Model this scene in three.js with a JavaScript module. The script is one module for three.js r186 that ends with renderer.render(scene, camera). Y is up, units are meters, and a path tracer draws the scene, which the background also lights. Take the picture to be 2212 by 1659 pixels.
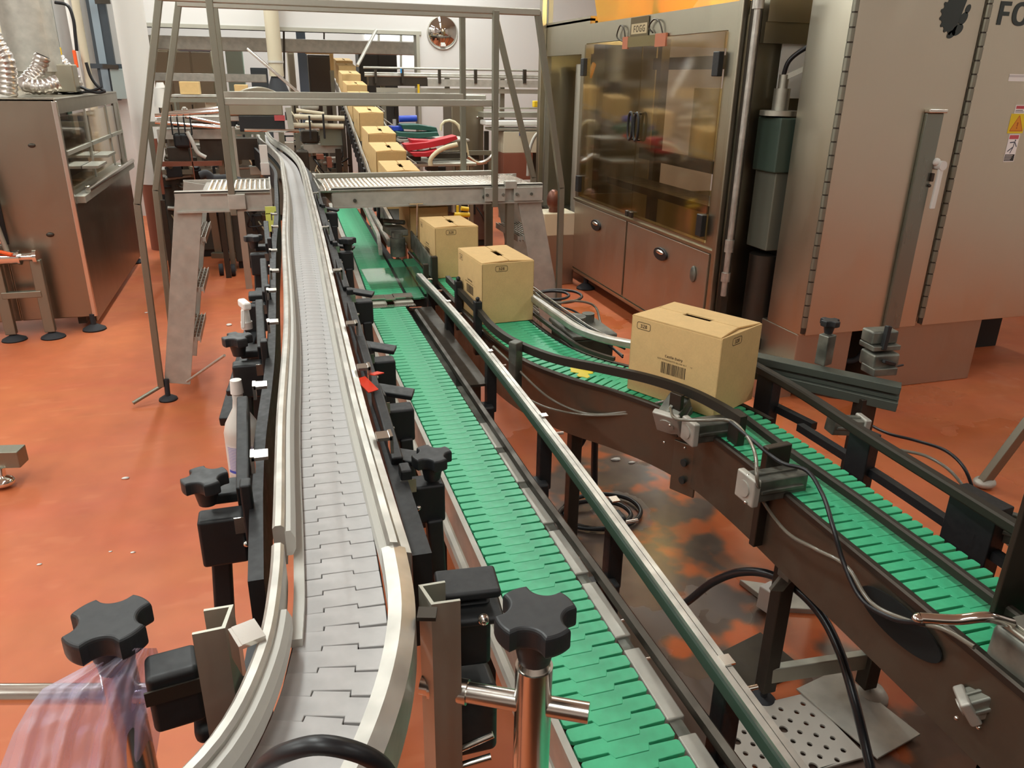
import * as THREE from 'three';
import { mergeGeometries } from 'three/addons/utils/BufferGeometryUtils.js';
import { RoundedBoxGeometry } from 'three/addons/geometries/RoundedBoxGeometry.js';
import { RectAreaLightUniformsLib } from 'three/addons/lights/RectAreaLightUniformsLib.js';
import { FontLoader } from 'three/addons/loaders/FontLoader.js';
import { TextGeometry } from 'three/addons/geometries/TextGeometry.js';

// ------------------------------------------------------------------ camera, light, exposure
RectAreaLightUniformsLib.init();
const scene = new THREE.Scene();
scene.background = new THREE.Color(0x0a0a0a);
const EYE = new THREE.Vector3(0, 1.95, 0);
const camera = new THREE.PerspectiveCamera(53.075, 2212 / 1659, 0.05, 60);
camera.rotation.order = 'YXZ';
camera.rotation.set(THREE.MathUtils.degToRad(-21.634), THREE.MathUtils.degToRad(-17.298), THREE.MathUtils.degToRad(0.9065));
camera.position.copy(EYE);
camera.updateMatrixWorld(true);
scene.add(camera);
const renderer = new THREE.WebGLRenderer({ antialias: true });
renderer.toneMapping = THREE.LinearToneMapping;
renderer.toneMappingExposure = 3.05;
renderer.shadowMap.enabled = true;
const CEILING = 4.6;
// unseen ceiling lamp panels, placed to light the hall: [x, z, width along x, length along z, strength]
const LAMPS = [
  [-3.75, -0.8, 0.25, 2.4, 15, 'over the left aisle, nearest the camera'], [-3.75, -4.6, 0.25, 2.4, 15, 'over the left aisle, second from the camera'], [-3.75, -10.9, 0.25, 2.4, 16, 'over the left aisle near the back wall'],
  [-0.7, 1.6, 0.25, 2.4, 7, 'behind the camera above the grey conveyor'], [-0.7, -2.2, 0.25, 2.4, 12, 'above the near end of the grey conveyor'], [-0.7, -7.2, 0.25, 2.4, 12, 'above the far end of the grey conveyor'], [-0.5, -11.0, 0.25, 2.0, 14, 'in front of the wall opening'],
  [2.6, -4.9, 0.25, 1.4, 8, 'beside the front of the glazed machine'], [2.6, -8.4, 0.25, 2.4, 16, 'beside the far end of the glazed machine'], [2.6, -11.2, 0.25, 1.8, 15, 'near the back wall beside the round mirror'],
  [4.6, 2.4, 0.25, 2.0, 14, 'behind the camera, placed to light the hinged cabinet'], [6.2, -2.0, 0.25, 2.0, 7, 'over the aisle right of the hinged cabinet'],
];
const LAMP_COLOUR = new THREE.Color(0.94, 1.0, 0.965);
const BACK_LAMPS = [[-1.2, -15.6], [1.2, -15.6], [3.2, -15.2]];  // unseen lamps, placed to light the far room
const AMBER = new THREE.Color(1.0, 0.8, 0.36);

// ------------------------------------------------------------------ helpers
let seed = 12345;
const rnd = () => { seed = (seed * 1664525 + 1013904223) >>> 0; return seed / 4294967296; };
const V = (x, y, z) => new THREE.Vector3(x, y, z);
const lerp = (a, b, t) => a + (b - a) * t;
// a pixel of the photograph turned into a point of the room, on a plane of given height / depth / side
function ray(px, py) {
  const f = 1661; return V((px - 1106) / f, -(py - 829.5) / f, -1).applyEuler(camera.rotation);
}
function atY(px, py, y) { const d = ray(px, py); const t = (y - EYE.y) / d.y; return [d.x * t, y, d.z * t]; }
function atZ(px, py, z) { const d = ray(px, py); const t = z / d.z; return [d.x * t, EYE.y + d.y * t, z]; }
function atX(px, py, x) { const d = ray(px, py); const t = x / d.x; return [x, EYE.y + d.y * t, d.z * t]; }

function prep(g) {
  g = g.index ? g.toNonIndexed() : g;
  for (const k of Object.keys(g.attributes)) if (!['position', 'normal', 'uv'].includes(k)) g.deleteAttribute(k);
  if (!g.attributes.normal) g.computeVertexNormals();
  if (!g.attributes.uv) g.setAttribute('uv', new THREE.BufferAttribute(new Float32Array(g.attributes.position.count * 2), 2));
  g.morphAttributes = {}; g.clearGroups();
  return g;
}
function boxUV(g) {                                   // uv in metres, by the way each triangle faces
  const p = g.attributes.position, uv = g.attributes.uv;
  const a = V(), b = V(), c = V();
  for (let i = 0; i + 2 < p.count; i += 3) {
    a.fromBufferAttribute(p, i); b.fromBufferAttribute(p, i + 1); c.fromBufferAttribute(p, i + 2);
    const n = b.clone().sub(a).cross(c.clone().sub(a));
    const ax = Math.abs(n.x), ay = Math.abs(n.y), az = Math.abs(n.z);
    [a, b, c].forEach((q, k) => {
      if (ay >= ax && ay >= az) uv.setXY(i + k, q.x, q.z);
      else if (ax >= az) uv.setXY(i + k, q.z, q.y);
      else uv.setXY(i + k, q.x, q.y);
    });
  }
  return g;
}
function merge(list, keepUV) {
  const gs = (Array.isArray(list) ? list.flat(3) : [list]).map(prep);
  const g = gs.length > 1 ? mergeGeometries(gs) : gs[0].clone();
  return keepUV ? g : boxUV(g);
}
const used = {};
function numbered(n) { used[n] = (used[n] ?? -1) + 1; return used[n] ? `${n}_${String(used[n]).padStart(3, '0')}` : n; }
const baseOf = new WeakMap();
function thing(name, label, category, pos = [0, 0, 0], group) {
  const o = new THREE.Group(); o.name = numbered(name); o.position.set(...pos);
  o.userData = { label, category }; if (group) o.userData.group = group;
  baseOf.set(o, V(...pos)); scene.add(o); return o;
}
function finish(m) { m.castShadow = true; m.receiveShadow = true; return m; }
// geometry is written in room coordinates; a part is moved back into its parent's frame
const JOINED = new Set(['grip_studs', 'knuckles', 'sprocket_chain', 'comb_strip', 'stair_tread']);
function clusters(list) {                              // pieces that do not touch become parts of their own
  const gs = list.flat(3).map(prep), bs = gs.map(g => { g.computeBoundingBox(); return g.boundingBox.clone().expandByScalar(0.0015); }), id = gs.map((_, i) => i);
  const root = i => { while (id[i] !== i) i = id[i]; return i; };
  for (let i = 0; i < gs.length; i++) for (let j = 0; j < i; j++) if (bs[i].intersectsBox(bs[j])) id[root(i)] = root(j);
  const out = new Map(); gs.forEach((g, i) => { const r = root(i); if (!out.has(r)) out.set(r, []); out.get(r).push(g); });
  return [...out.values()];
}
function part(name, geos, mat, parent, label, keepUV) {
  const groups = Array.isArray(geos) && !JOINED.has(name) ? clusters(geos) : [geos];
  const b = baseOf.get(parent) ?? V(0, 0, 0); let first;
  for (const list of groups) {
    const g = merge(list, keepUV);
    if (b.lengthSq() > 0) g.translate(-b.x, -b.y, -b.z);
    const m = finish(new THREE.Mesh(g, mat)); m.name = name; if (label) m.userData.label = label;
    baseOf.set(m, b); parent.add(m); first ??= m;
  }
  return first;
}
function piece(name, geo, mat, parent, pos, ry = 0, rx = 0) {     // shares its geometry with alike pieces
  const m = finish(new THREE.Mesh(geo, mat)); m.name = name; m.rotation.order = 'YXZ';
  const b = baseOf.get(parent) ?? V(0, 0, 0);
  m.position.set(pos[0] - b.x, pos[1] - b.y, pos[2] - b.z); m.rotation.y = ry; m.rotation.x = rx; parent.add(m); return m;
}
function solo(name, geos, mat, label, category, group, keepUV) {
  const m = finish(new THREE.Mesh(merge(geos, keepUV), mat)); m.name = numbered(name);
  m.userData = { label, category }; if (group) m.userData.group = group; scene.add(m); return m;
}
function struct(name, geos, mat, parent = scene, keepUV) {
  const m = finish(new THREE.Mesh(merge(geos, keepUV), mat)); m.name = name;
  if (parent === scene) m.userData.kind = 'structure';
  parent.add(m); return m;
}
function bx(w, h, d, x, y, z, ry = 0, r = 0, rx = 0, rz = 0) {
  const g = r > 0 ? new RoundedBoxGeometry(w, h, d, 2, Math.min(r, w / 2.1, h / 2.1, d / 2.1)) : new THREE.BoxGeometry(w, h, d);
  if (rx) g.rotateX(rx); if (rz) g.rotateZ(rz); if (ry) g.rotateY(ry); return g.translate(x, y, z);
}
function span(x0, x1, y0, y1, z0, z1, r = 0) { return bx(Math.abs(x1 - x0), Math.abs(y1 - y0), Math.abs(z1 - z0), (x0 + x1) / 2, (y0 + y1) / 2, (z0 + z1) / 2, 0, r); }
const va = p => (p.isVector3 ? p : V(...p));
function bar(a, b, w, h, r = 0, extra = 0) {          // rectangular bar from a to b, w wide (level), h high
  a = va(a); b = va(b); const d = b.clone().sub(a), L = d.length() + extra; d.normalize();
  let up = Math.abs(d.y) > 0.9 ? V(0, 0, -1) : V(0, 1, 0);
  const s = d.clone().cross(up).normalize(); up = s.clone().cross(d).normalize();
  const g = r > 0 ? new RoundedBoxGeometry(w, h, L, 2, Math.min(r, w / 2.1, h / 2.1)) : new THREE.BoxGeometry(w, h, L);
  const m = new THREE.Matrix4().makeBasis(s, up, d.clone().negate()); m.setPosition(a.clone().add(b).multiplyScalar(0.5));
  return g.applyMatrix4(m);
}
function rod(a, b, r, r2 = r, seg = 14) {
  a = va(a); b = va(b); const d = b.clone().sub(a);
  const g = new THREE.CylinderGeometry(r2, r, d.length(), seg);
  const q = new THREE.Quaternion().setFromUnitVectors(V(0, 1, 0), d.clone().normalize());
  return g.applyQuaternion(q).translate(...a.clone().add(b).multiplyScalar(0.5).toArray());
}
function tube(pts, r, seg = 40, rad = 8, closed = false) {
  return new THREE.TubeGeometry(new THREE.CatmullRomCurve3(pts.map(va), closed, 'centripetal'), seg, r, rad, closed);
}
function ball(r, x, y, z, sx = 1, sy = 1, sz = 1) { return new THREE.SphereGeometry(r, 14, 10).scale(sx, sy, sz).translate(x, y, z); }
function lathe(pts, x, y, z, seg = 20) { return new THREE.LatheGeometry(pts.map(p => new THREE.Vector2(...p)), seg).translate(x, y, z); }
// a profile [across, up] carried along a path of [x, y, z]; closed outline, capped ends
function sweep(path, prof) {
  const P = path.map(va), n = prof.length, pos = [];
  const rings = P.map((p, i) => {
    const t = P[Math.min(i + 1, P.length - 1)].clone().sub(P[Math.max(i - 1, 0)]).normalize();
    const s = V(-t.z, 0, t.x).normalize(); const u = s.clone().cross(t).normalize();
    return prof.map(([a, b]) => p.clone().addScaledVector(s, a).addScaledVector(u, b));
  });
  const tri = (a, b, c) => pos.push(...a.toArray(), ...b.toArray(), ...c.toArray());
  for (let i = 0; i + 1 < rings.length; i++) for (let k = 0; k < n; k++) {
    const A = rings[i][k], B = rings[i][(k + 1) % n], C = rings[i + 1][(k + 1) % n], D = rings[i + 1][k];
    tri(A, B, C); tri(A, C, D);
  }
  const faces = THREE.ShapeUtils.triangulateShape(prof.map(q => new THREE.Vector2(...q)), []);
  const L = rings[rings.length - 1];
  for (const [a, b, c] of faces) { tri(rings[0][a], rings[0][c], rings[0][b]); tri(L[a], L[b], L[c]); }
  const g = new THREE.BufferGeometry(); g.setAttribute('position', new THREE.Float32BufferAttribute(pos, 3)); g.computeVertexNormals();
  return g;
}
// make outline orientation sure (outward normals)
const ccw = prof => (THREE.ShapeUtils.area(prof.map(q => new THREE.Vector2(...q))) > 0 ? prof : prof.slice().reverse());
function rail(path, prof) { return sweep(path, ccw(prof)); }
const rect = (a0, a1, b0, b1) => [[a0, b0], [a1, b0], [a1, b1], [a0, b1]];
function curve(pts, n) { return new THREE.CatmullRomCurve3(pts.map(va), false, 'centripetal').getSpacedPoints(n); }
function flat(pts, depth, bevel = 0, holes = []) {     // outline in x,z lying level, thickness upward from y = 0
  const s = new THREE.Shape(pts.map(([x, z]) => new THREE.Vector2(x, -z)));
  for (const [hx, hz, r] of holes) { const h = new THREE.Path(); h.absarc(hx, -hz, r, 0, Math.PI * 2); s.holes.push(h); }
  const g = new THREE.ExtrudeGeometry(s, { depth, bevelEnabled: bevel > 0, bevelSize: bevel, bevelThickness: bevel, bevelOffset: -bevel, bevelSegments: 1, curveSegments: 10 });
  return g.rotateX(-Math.PI / 2);
}
function knobHead(r) {                                 // four-lobed star grip with its tapering neck, base at y = 0
  const s = new THREE.Shape(); const N = 96, D = 1.16 * r, C = 0.51 * r;   // square star: four round bites out of a disc
  for (let i = 0; i <= N; i++) {
    const a = i / N * Math.PI * 2; let f = (a % (Math.PI / 2)) - Math.PI / 4, q = r;
    const h = D * Math.sin(f); if (Math.abs(h) < C) q = Math.min(q, D * Math.cos(f) - Math.sqrt(C * C - h * h));
    i ? s.lineTo(q * Math.cos(a), q * Math.sin(a)) : s.moveTo(q, 0);
  }
  const g = new THREE.ExtrudeGeometry(s, { depth: r * 0.4, bevelEnabled: true, bevelSize: r * 0.08, bevelOffset: -r * 0.04, bevelThickness: r * 0.12, bevelSegments: 3 });
  g.rotateX(-Math.PI / 2).translate(0, r * 0.95, 0);
  return [g, new THREE.CylinderGeometry(r * 0.62, r * 0.42, r * 1.0, 20).translate(0, r * 0.5, 0)];
}
function moved(geos, x, y, z, ry = 0, rz = 0, rx = 0) { return [geos].flat(3).map(g => { g = g.clone(); if (rx) g.rotateX(rx); if (rz) g.rotateZ(rz); if (ry) g.rotateY(ry); return g.translate(x, y, z); }); }

// ------------------------------------------------------------------ materials
function hash2(x, y, s) { let h = Math.imul(x, 374761393) + Math.imul(y, 668265263) + Math.imul(s, 69069); h = Math.imul(h ^ (h >>> 13), 1274126177); return ((h ^ (h >>> 16)) >>> 0) / 4294967296; }
function vnoise(x, y, per, s) {                        // tileable value noise
  const x0 = Math.floor(x), y0 = Math.floor(y), fx = x - x0, fy = y - y0, w = q => ((q % per) + per) % per;
  const u = fx * fx * (3 - 2 * fx), v = fy * fy * (3 - 2 * fy);
  return lerp(lerp(hash2(w(x0), w(y0), s), hash2(w(x0 + 1), w(y0), s), u), lerp(hash2(w(x0), w(y0 + 1), s), hash2(w(x0 + 1), w(y0 + 1), s), u), v);
}
function fbm(x, y, per, s, oct = 4) { let a = 0, k = 0.5, t = 0; for (let i = 0; i < oct; i++) { a += k * vnoise(x, y, per, s + i); t += k; x *= 2; y *= 2; per *= 2; k *= 0.5; } return a / t; }
function dataTex(w, h, fn, srgb, metresX, metresY = metresX) {
  const d = new Uint8Array(w * h * 4);
  for (let y = 0; y < h; y++) for (let x = 0; x < w; x++) { const c = fn(x / w, y / h); const i = (y * w + x) * 4; d[i] = c[0]; d[i + 1] = c[1]; d[i + 2] = c[2]; d[i + 3] = 255; }
  const t = new THREE.DataTexture(d, w, h); t.wrapS = t.wrapT = THREE.RepeatWrapping; t.magFilter = THREE.LinearFilter; t.minFilter = THREE.LinearMipmapLinearFilter; t.generateMipmaps = true;
  if (srgb) t.colorSpace = THREE.SRGBColorSpace;
  t.repeat.set(1 / metresX, 1 / metresY); t.needsUpdate = true; return t;
}
const grey = v => { v = Math.max(0, Math.min(255, v)); return [v, v, v]; };
const tint = (c, k) => [Math.max(0, Math.min(255, c[0] * k)), Math.max(0, Math.min(255, c[1] * k)), Math.max(0, Math.min(255, c[2] * k))];
const brushRough = dataTex(256, 256, (u, v) => grey(112 + 22 * fbm(u * 64, v * 4, 64, 3, 2) + 34 * fbm(u * 5, v * 5, 5, 9, 3)), false, 0.6, 0.9);
const blotchRough = dataTex(256, 256, (u, v) => grey(90 + 90 * fbm(u * 8, v * 8, 8, 21, 4)), false, 0.4);
const plasticRough = dataTex(128, 128, (u, v) => grey(120 + 60 * fbm(u * 12, v * 12, 12, 31, 3)), false, 0.12);
const std = (color, roughness, metalness = 0, extra = {}) => new THREE.MeshStandardMaterial({ color, roughness, metalness, ...extra });
const phys = (color, roughness, metalness = 0, extra = {}) => new THREE.MeshPhysicalMaterial({ color, roughness, metalness, ...extra });
const alloyMap = dataTex(256, 256, (u, v) => tint([196, 192, 184], 0.8 + 0.28 * fbm(u * 7, v * 7, 7, 41, 4)), true, 0.3);
const galvMap = dataTex(256, 256, (u, v) => tint([182, 178, 168], 0.88 + 0.18 * fbm(u * 9, v * 9, 9, 51, 4)), true, 0.5);
const dirtyMap = dataTex(256, 256, (u, v) => { const n = fbm(u * 6, v * 6, 6, 61, 5); return tint([128, 128, 118], 0.45 + 0.8 * n); }, true, 0.4);
const greenMap = dataTex(256, 256, (u, v) => { const n = fbm(u * 9, v * 9, 9, 71, 5); return tint([64, 172, 124], 0.86 + 0.26 * n); }, true, 0.33);
const greyMap = dataTex(256, 256, (u, v) => tint([176, 172, 170], 0.9 + 0.18 * fbm(u * 10, v * 10, 10, 81, 5)), true, 0.3);
const cardMap = dataTex(256, 256, (u, v) => tint([204, 170, 116], 0.95 + 0.05 * fbm(u * 40, v * 40, 40, 91, 3) + 0.05 * fbm(u * 4, v * 4, 4, 95, 2)), true, 0.2);
const M = {
  steel: std(0xb2b0a4, 1, 1, { roughnessMap: brushRough }),
  machine: std(0xb0aa98, 0.62, 1, { roughnessMap: brushRough }),
  machineWarm: std(0xb4a898, 0.8, 1, { roughnessMap: brushRough }),
  alloy: std(0xffffff, 0.85, 0.85, { map: alloyMap, roughnessMap: blotchRough }),
  galv: std(0xffffff, 1.0, 0.45, { map: galvMap, roughnessMap: blotchRough }),
  tubeSteel: std(0x8c8a7c, 0.9, 0.9, { roughnessMap: brushRough }),
  bright: std(0xd8d4cc, 0.22, 1),
  chrome: std(0xe8e4de, 0.1, 1),
  dirty: std(0xffffff, 1, 0.6, { map: dirtyMap, roughnessMap: blotchRough }),
  darkSteel: std(0x4a443d, 0.9, 0.85, { roughnessMap: blotchRough }),
  frameSheet: std(0x665d50, 0.95, 0.8, { roughnessMap: blotchRough }),
  black: std(0x141517, 0.9, 0, { roughnessMap: plasticRough }),
  blackSoft: std(0x202123, 0.85, 0, { roughnessMap: plasticRough }),
  rubber: std(0x26262a, 0.75),
  green: std(0xffffff, 0.75, 0, { map: greenMap, roughnessMap: plasticRough }),
  greenDark: std(0x2c3f34, 0.5),
  greyChain: std(0xffffff, 0.8, 0, { map: greyMap, roughnessMap: plasticRough }),
  wear: std(0xb9b6ae, 0.4),
  bed: std(0x1a1c1a, 0.7),  // near-black, so gaps between slats and open recesses read as shade
  card: std(0xffffff, 0.85, 0, { map: cardMap }),
  cardShade: std(0x2a2018, 0.9),
  white: std(0xd9d6d0, 0.55),
  wall: std(0xcfccc8, 0.6),
  ceilingPaint: std(0xc4c0b8, 0.8),
  cream: std(0xbdb29a, 0.5),
  paleGreen: std(0xa9b8a8, 0.5),
  blueGrey: std(0x55626a, 0.5),
  red: std(0xb3202c, 0.45), blue: std(0x1c3fb0, 0.45), teal: std(0x1b5044, 0.5), yellow: std(0xd8b31c, 0.5), orange: std(0xe2571c, 0.45),
  redTag: std(0xd83a20, 0.4), brownRed: std(0x7c4632, 0.6), lime: std(0xc3cc62, 0.6),
  hoseWhite: std(0xcfc4a4, 0.5), cable: std(0x17171a, 0.4), foil: std(0xd2ccc6, 0.3, 0.95),
  tubeClear: phys(0x6e685c, 0.2, 0, { clearcoat: 0.5 }),
  glass: phys(0xe6dcc8, 0.07, 0, { transmission: 1, thickness: 0, ior: 1.9 }),
  clear: phys(0xf4f8f6, 0.06, 0, { transmission: 1, thickness: 0, ior: 1.5 }),
  cabinetSteel: std(0xd0cab8, 0.66, 1, { roughnessMap: brushRough }),
  leftMachine: std(0x969082, 0.6, 1, { roughnessMap: brushRough }),
  interior: std(0xa79c8a, 0.6, 0.5),
};

// ------------------------------------------------------------------ the room
const FX0 = -4.4, FX1 = 8.2, FZ0 = -17.6, FZ1 = 4.2;
{
  // floor: orange-red resin with scuffs; grey worn residue where the photograph shows it, wet where it gleams
  const W = 1024, H = 1536, toX = u => lerp(FX0, FX1, u), toZ = v => lerp(FZ0, FZ1, v);
  const stains = [ // x, z, radius, strength: grey residue with a ragged outline between the two green conveyors
    [1.5, -2.85, 0.42, 1], [1.3, -2.55, 0.4, 1], [1.62, -3.3, 0.34, 1], [1.25, -3.1, 0.32, 0.9], [1.3, -2.15, 0.5, 1], [1.2, -1.8, 0.5, 0.95],
    [1.45, -1.5, 0.6, 0.9], [1.75, -3.65, 0.2, 0.8], [1.1, -2.7, 0.3, 0.9], [1.55, -2.3, 0.3, 0.7], [1.2, -1.2, 0.7, 0.9], [1.75, -1.2, 0.5, 0.8], [1.9, -3.0, 0.16, 0.7],
  ];
  const wets = [[2.6, -2.2, 1.3], [1.5, -2.8, 0.8], [1.3, -1.6, 0.7], [3.6, -2.6, 1.5], [2.2, -5.6, 1.0], [1.6, -3.6, 0.5]];
  const ragged = (x, z, list, i) => list.reduce((m, s) => { const d = Math.hypot(x - s[0], z - s[1]) / s[2] + (fbm(x * 3.1, z * 3.1, 512, 7 + i, 4) - 0.5) * 1.1; return Math.max(m, (s[3] ?? 1) * Math.min(1, Math.max(0, (1 - d) * 6))); }, 0);
  const colour = dataTex(W, H, (u, v) => {
    const x = toX(u), z = toZ(v);
    const n = fbm(x * 1.1, z * 1.1, 256, 101, 4), f = fbm(x * 9, z * 9, 512, 111, 3), streak = fbm(x * 1.5, z * 7, 512, 121, 3);
    let c = [184 + 26 * (n - 0.5) + 18 * (f - 0.5), 98 + 26 * (n - 0.5) + 12 * (f - 0.5) + 10 * (streak - 0.5), 58 + 22 * (n - 0.5) + 10 * (f - 0.5)];
    const scuff = fbm(x * 5, z * 14, 512, 131, 3); if (scuff > 0.7) c = c.map((q, k) => q + [6, 8, 8][k] * Math.min(1, (scuff - 0.7) * 12));
    const g = ragged(x, z, stains, 0), hole = fbm(x * 7, z * 7, 512, 141, 4);
    if (g > 0) { const k = g * Math.min(1, Math.max(0, (hole - 0.3) * 6)); c = c.map((q, i) => lerp(q, [82, 76, 72][i] * (0.8 + 0.4 * f), k * 0.9)); }
    return c.map(q => Math.max(0, Math.min(255, q)));
  }, true, 1);
  const rough = dataTex(W, H, (u, v) => {
    const x = toX(u), z = toZ(v); const w = ragged(x, z, wets, 5), n = fbm(x * 2, z * 2, 256, 151, 4);
    return grey(lerp(105 + 70 * n, 30 + 40 * n, w * (n > 0.42 ? 1 : 0.35)));
  }, false, 1);
  const g = new THREE.PlaneGeometry(FX1 - FX0, FZ1 - FZ0).rotateX(-Math.PI / 2).translate((FX0 + FX1) / 2, 0, (FZ0 + FZ1) / 2);
  const uv = g.attributes.uv, p = g.attributes.position;
  for (let i = 0; i < uv.count; i++) uv.setXY(i, (p.getX(i) - FX0) / (FX1 - FX0), (p.getZ(i) - FZ0) / (FZ1 - FZ0));
  const bump = dataTex(256, 256, (u, v) => grey(255 * fbm(u * 32, v * 32, 32, 161, 3)), false, 0.05);
  const mat = std(0xffffff, 1, 0, { map: colour, roughnessMap: rough });
  const f = struct('floor', g, mat, scene, true);
  struct('slab', span(FX0, FX1, -0.12, -0.002, FZ0, FZ1), M.wall, f);
}
const BZ = -12.5, OX0 = -1.52, OX1 = 2.35, OY0 = 0.12, OY1 = 2.54;
struct('wall_back', [span(FX0, OX0, 0, CEILING, BZ, BZ - 0.2), span(OX1, FX1, 0, CEILING, BZ, BZ - 0.2),
  span(OX0, OX1, OY1, CEILING, BZ, BZ - 0.2), span(OX0, OX1, 0, OY0, BZ, BZ - 0.2)], M.wall);
struct('trim_1', [span(OX0 - 0.03, OX1 + 0.03, OY1, OY1 + 0.05, BZ + 0.02, BZ - 0.22), span(OX1 - 0.05, OX1, OY0, OY1, BZ + 0.02, BZ - 0.22), span(OX0, OX0 + 0.05, OY0, OY1, BZ + 0.02, BZ - 0.22)], M.steel);
struct('wall_left', span(FX0 - 0.2, FX0, 0, CEILING, FZ0, FZ1), M.wall);
struct('wall_right', span(FX1, FX1 + 0.2, 0, CEILING, FZ0, FZ1), M.wall);
struct('wall_front', span(FX0, FX1, 0, CEILING, FZ1, FZ1 + 0.2), M.wall);
struct('wall_far', span(FX0, FX1, 0, CEILING, FZ0 - 0.2, FZ0), M.wall);
struct('ceiling', span(FX0, FX1, CEILING, CEILING + 0.15, FZ0, FZ1), M.ceilingPaint);

const lampGlow = new THREE.MeshStandardMaterial({ color: 0xffffff, emissive: LAMP_COLOUR, emissiveIntensity: 3.0, roughness: 0.6 });
function unseenCeilingLamp(x, z, w, l, strength, where, group) {
  const t = thing('unseen_ceiling_lamp', 'unseen long white ceiling lamp ' + where, 'ceiling light', [x, CEILING - 0.25, z], group);
  part('housing', [span(x - w / 2 - 0.02, x + w / 2 + 0.02, CEILING - 0.22, CEILING - 0.12, z - l / 2 - 0.02, z + l / 2 + 0.02, 0.01), rod([x, CEILING - 0.12, z - l / 3], [x, CEILING, z - l / 3], 0.006), rod([x, CEILING - 0.12, z + l / 3], [x, CEILING, z + l / 3], 0.006)], M.white, t);
  part('diffuser', span(x - w / 2, x + w / 2, CEILING - 0.235, CEILING - 0.22, z - l / 2, z + l / 2), lampGlow, t);
  const L = new THREE.RectAreaLight(LAMP_COLOUR, strength, w, l); L.position.set(x, CEILING - 0.245, z); L.rotation.x = -Math.PI / 2; scene.add(L);
}
for (const [x, z, w, l, s, where] of LAMPS) unseenCeilingLamp(x, z, w, l, s, where, 'unseen ceiling lamps above the conveyors');
for (const [x, z] of BACK_LAMPS) unseenCeilingLamp(x, z, 0.4, 1.2, 14, 'in the far room, ' + (x < 0 ? 'left' : x < 2 ? 'middle' : 'right') + ' of three', 'unseen ceiling lamps of the room behind the wall opening');

// ------------------------------------------------------------------ grey conveyor with its curve
const pt0 = (a, b, z) => atZ(a, b, z);
const knobBig = merge(knobHead(0.05)), knobSmall = merge(knobHead(0.036));
function beltPath(pts, pitch) {
  const c = new THREE.CatmullRomCurve3(pts.map(va), false, 'centripetal'); c.arcLengthDivisions = 1200; const n = Math.floor(c.getLength() / pitch), out = [];
  for (let i = 0; i <= n; i++) { const u = Math.min(1, i * pitch / c.getLength()); const p = c.getPointAt(u), t = c.getTangentAt(u); out.push([p, Math.atan2(-t.x, -t.z), Math.asin(t.y)]); }
  return out;
}
function slatShape(w, pitch, gap, tabHalf, tab, slant, thick, bevel, wing = 0) {
  const h = pitch / 2 - gap / 2, hw = w / 2, c = wing ? 0.004 : 0.001;
  // outline in x, z; the tab points to -z when tab < 0
  const e = tabHalf + slant, k = gap * 0.8, wi = wing * 0.7;
  return flat([[-hw + c, -h + wing], [-e - 0.001, -h + wi], [-e, -h], [-tabHalf, -h + tab], [tabHalf, -h + tab], [e, -h], [e + 0.001, -h + wi], [hw - c, -h + wing], [hw, -h + wing + c], [hw, h - wing - c], [hw - c, h - wing],
    [e + k + 0.001, h - wi], [e + k, h], [tabHalf + k, h + tab], [-tabHalf - k, h + tab], [-e - k, h], [-e - k - 0.001, h - wi], [-hw + c, h - wing], [-hw, h - wing - c], [-hw, -h + wing + c]], thick, bevel);
}
const PITCH = 0.0381;
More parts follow.
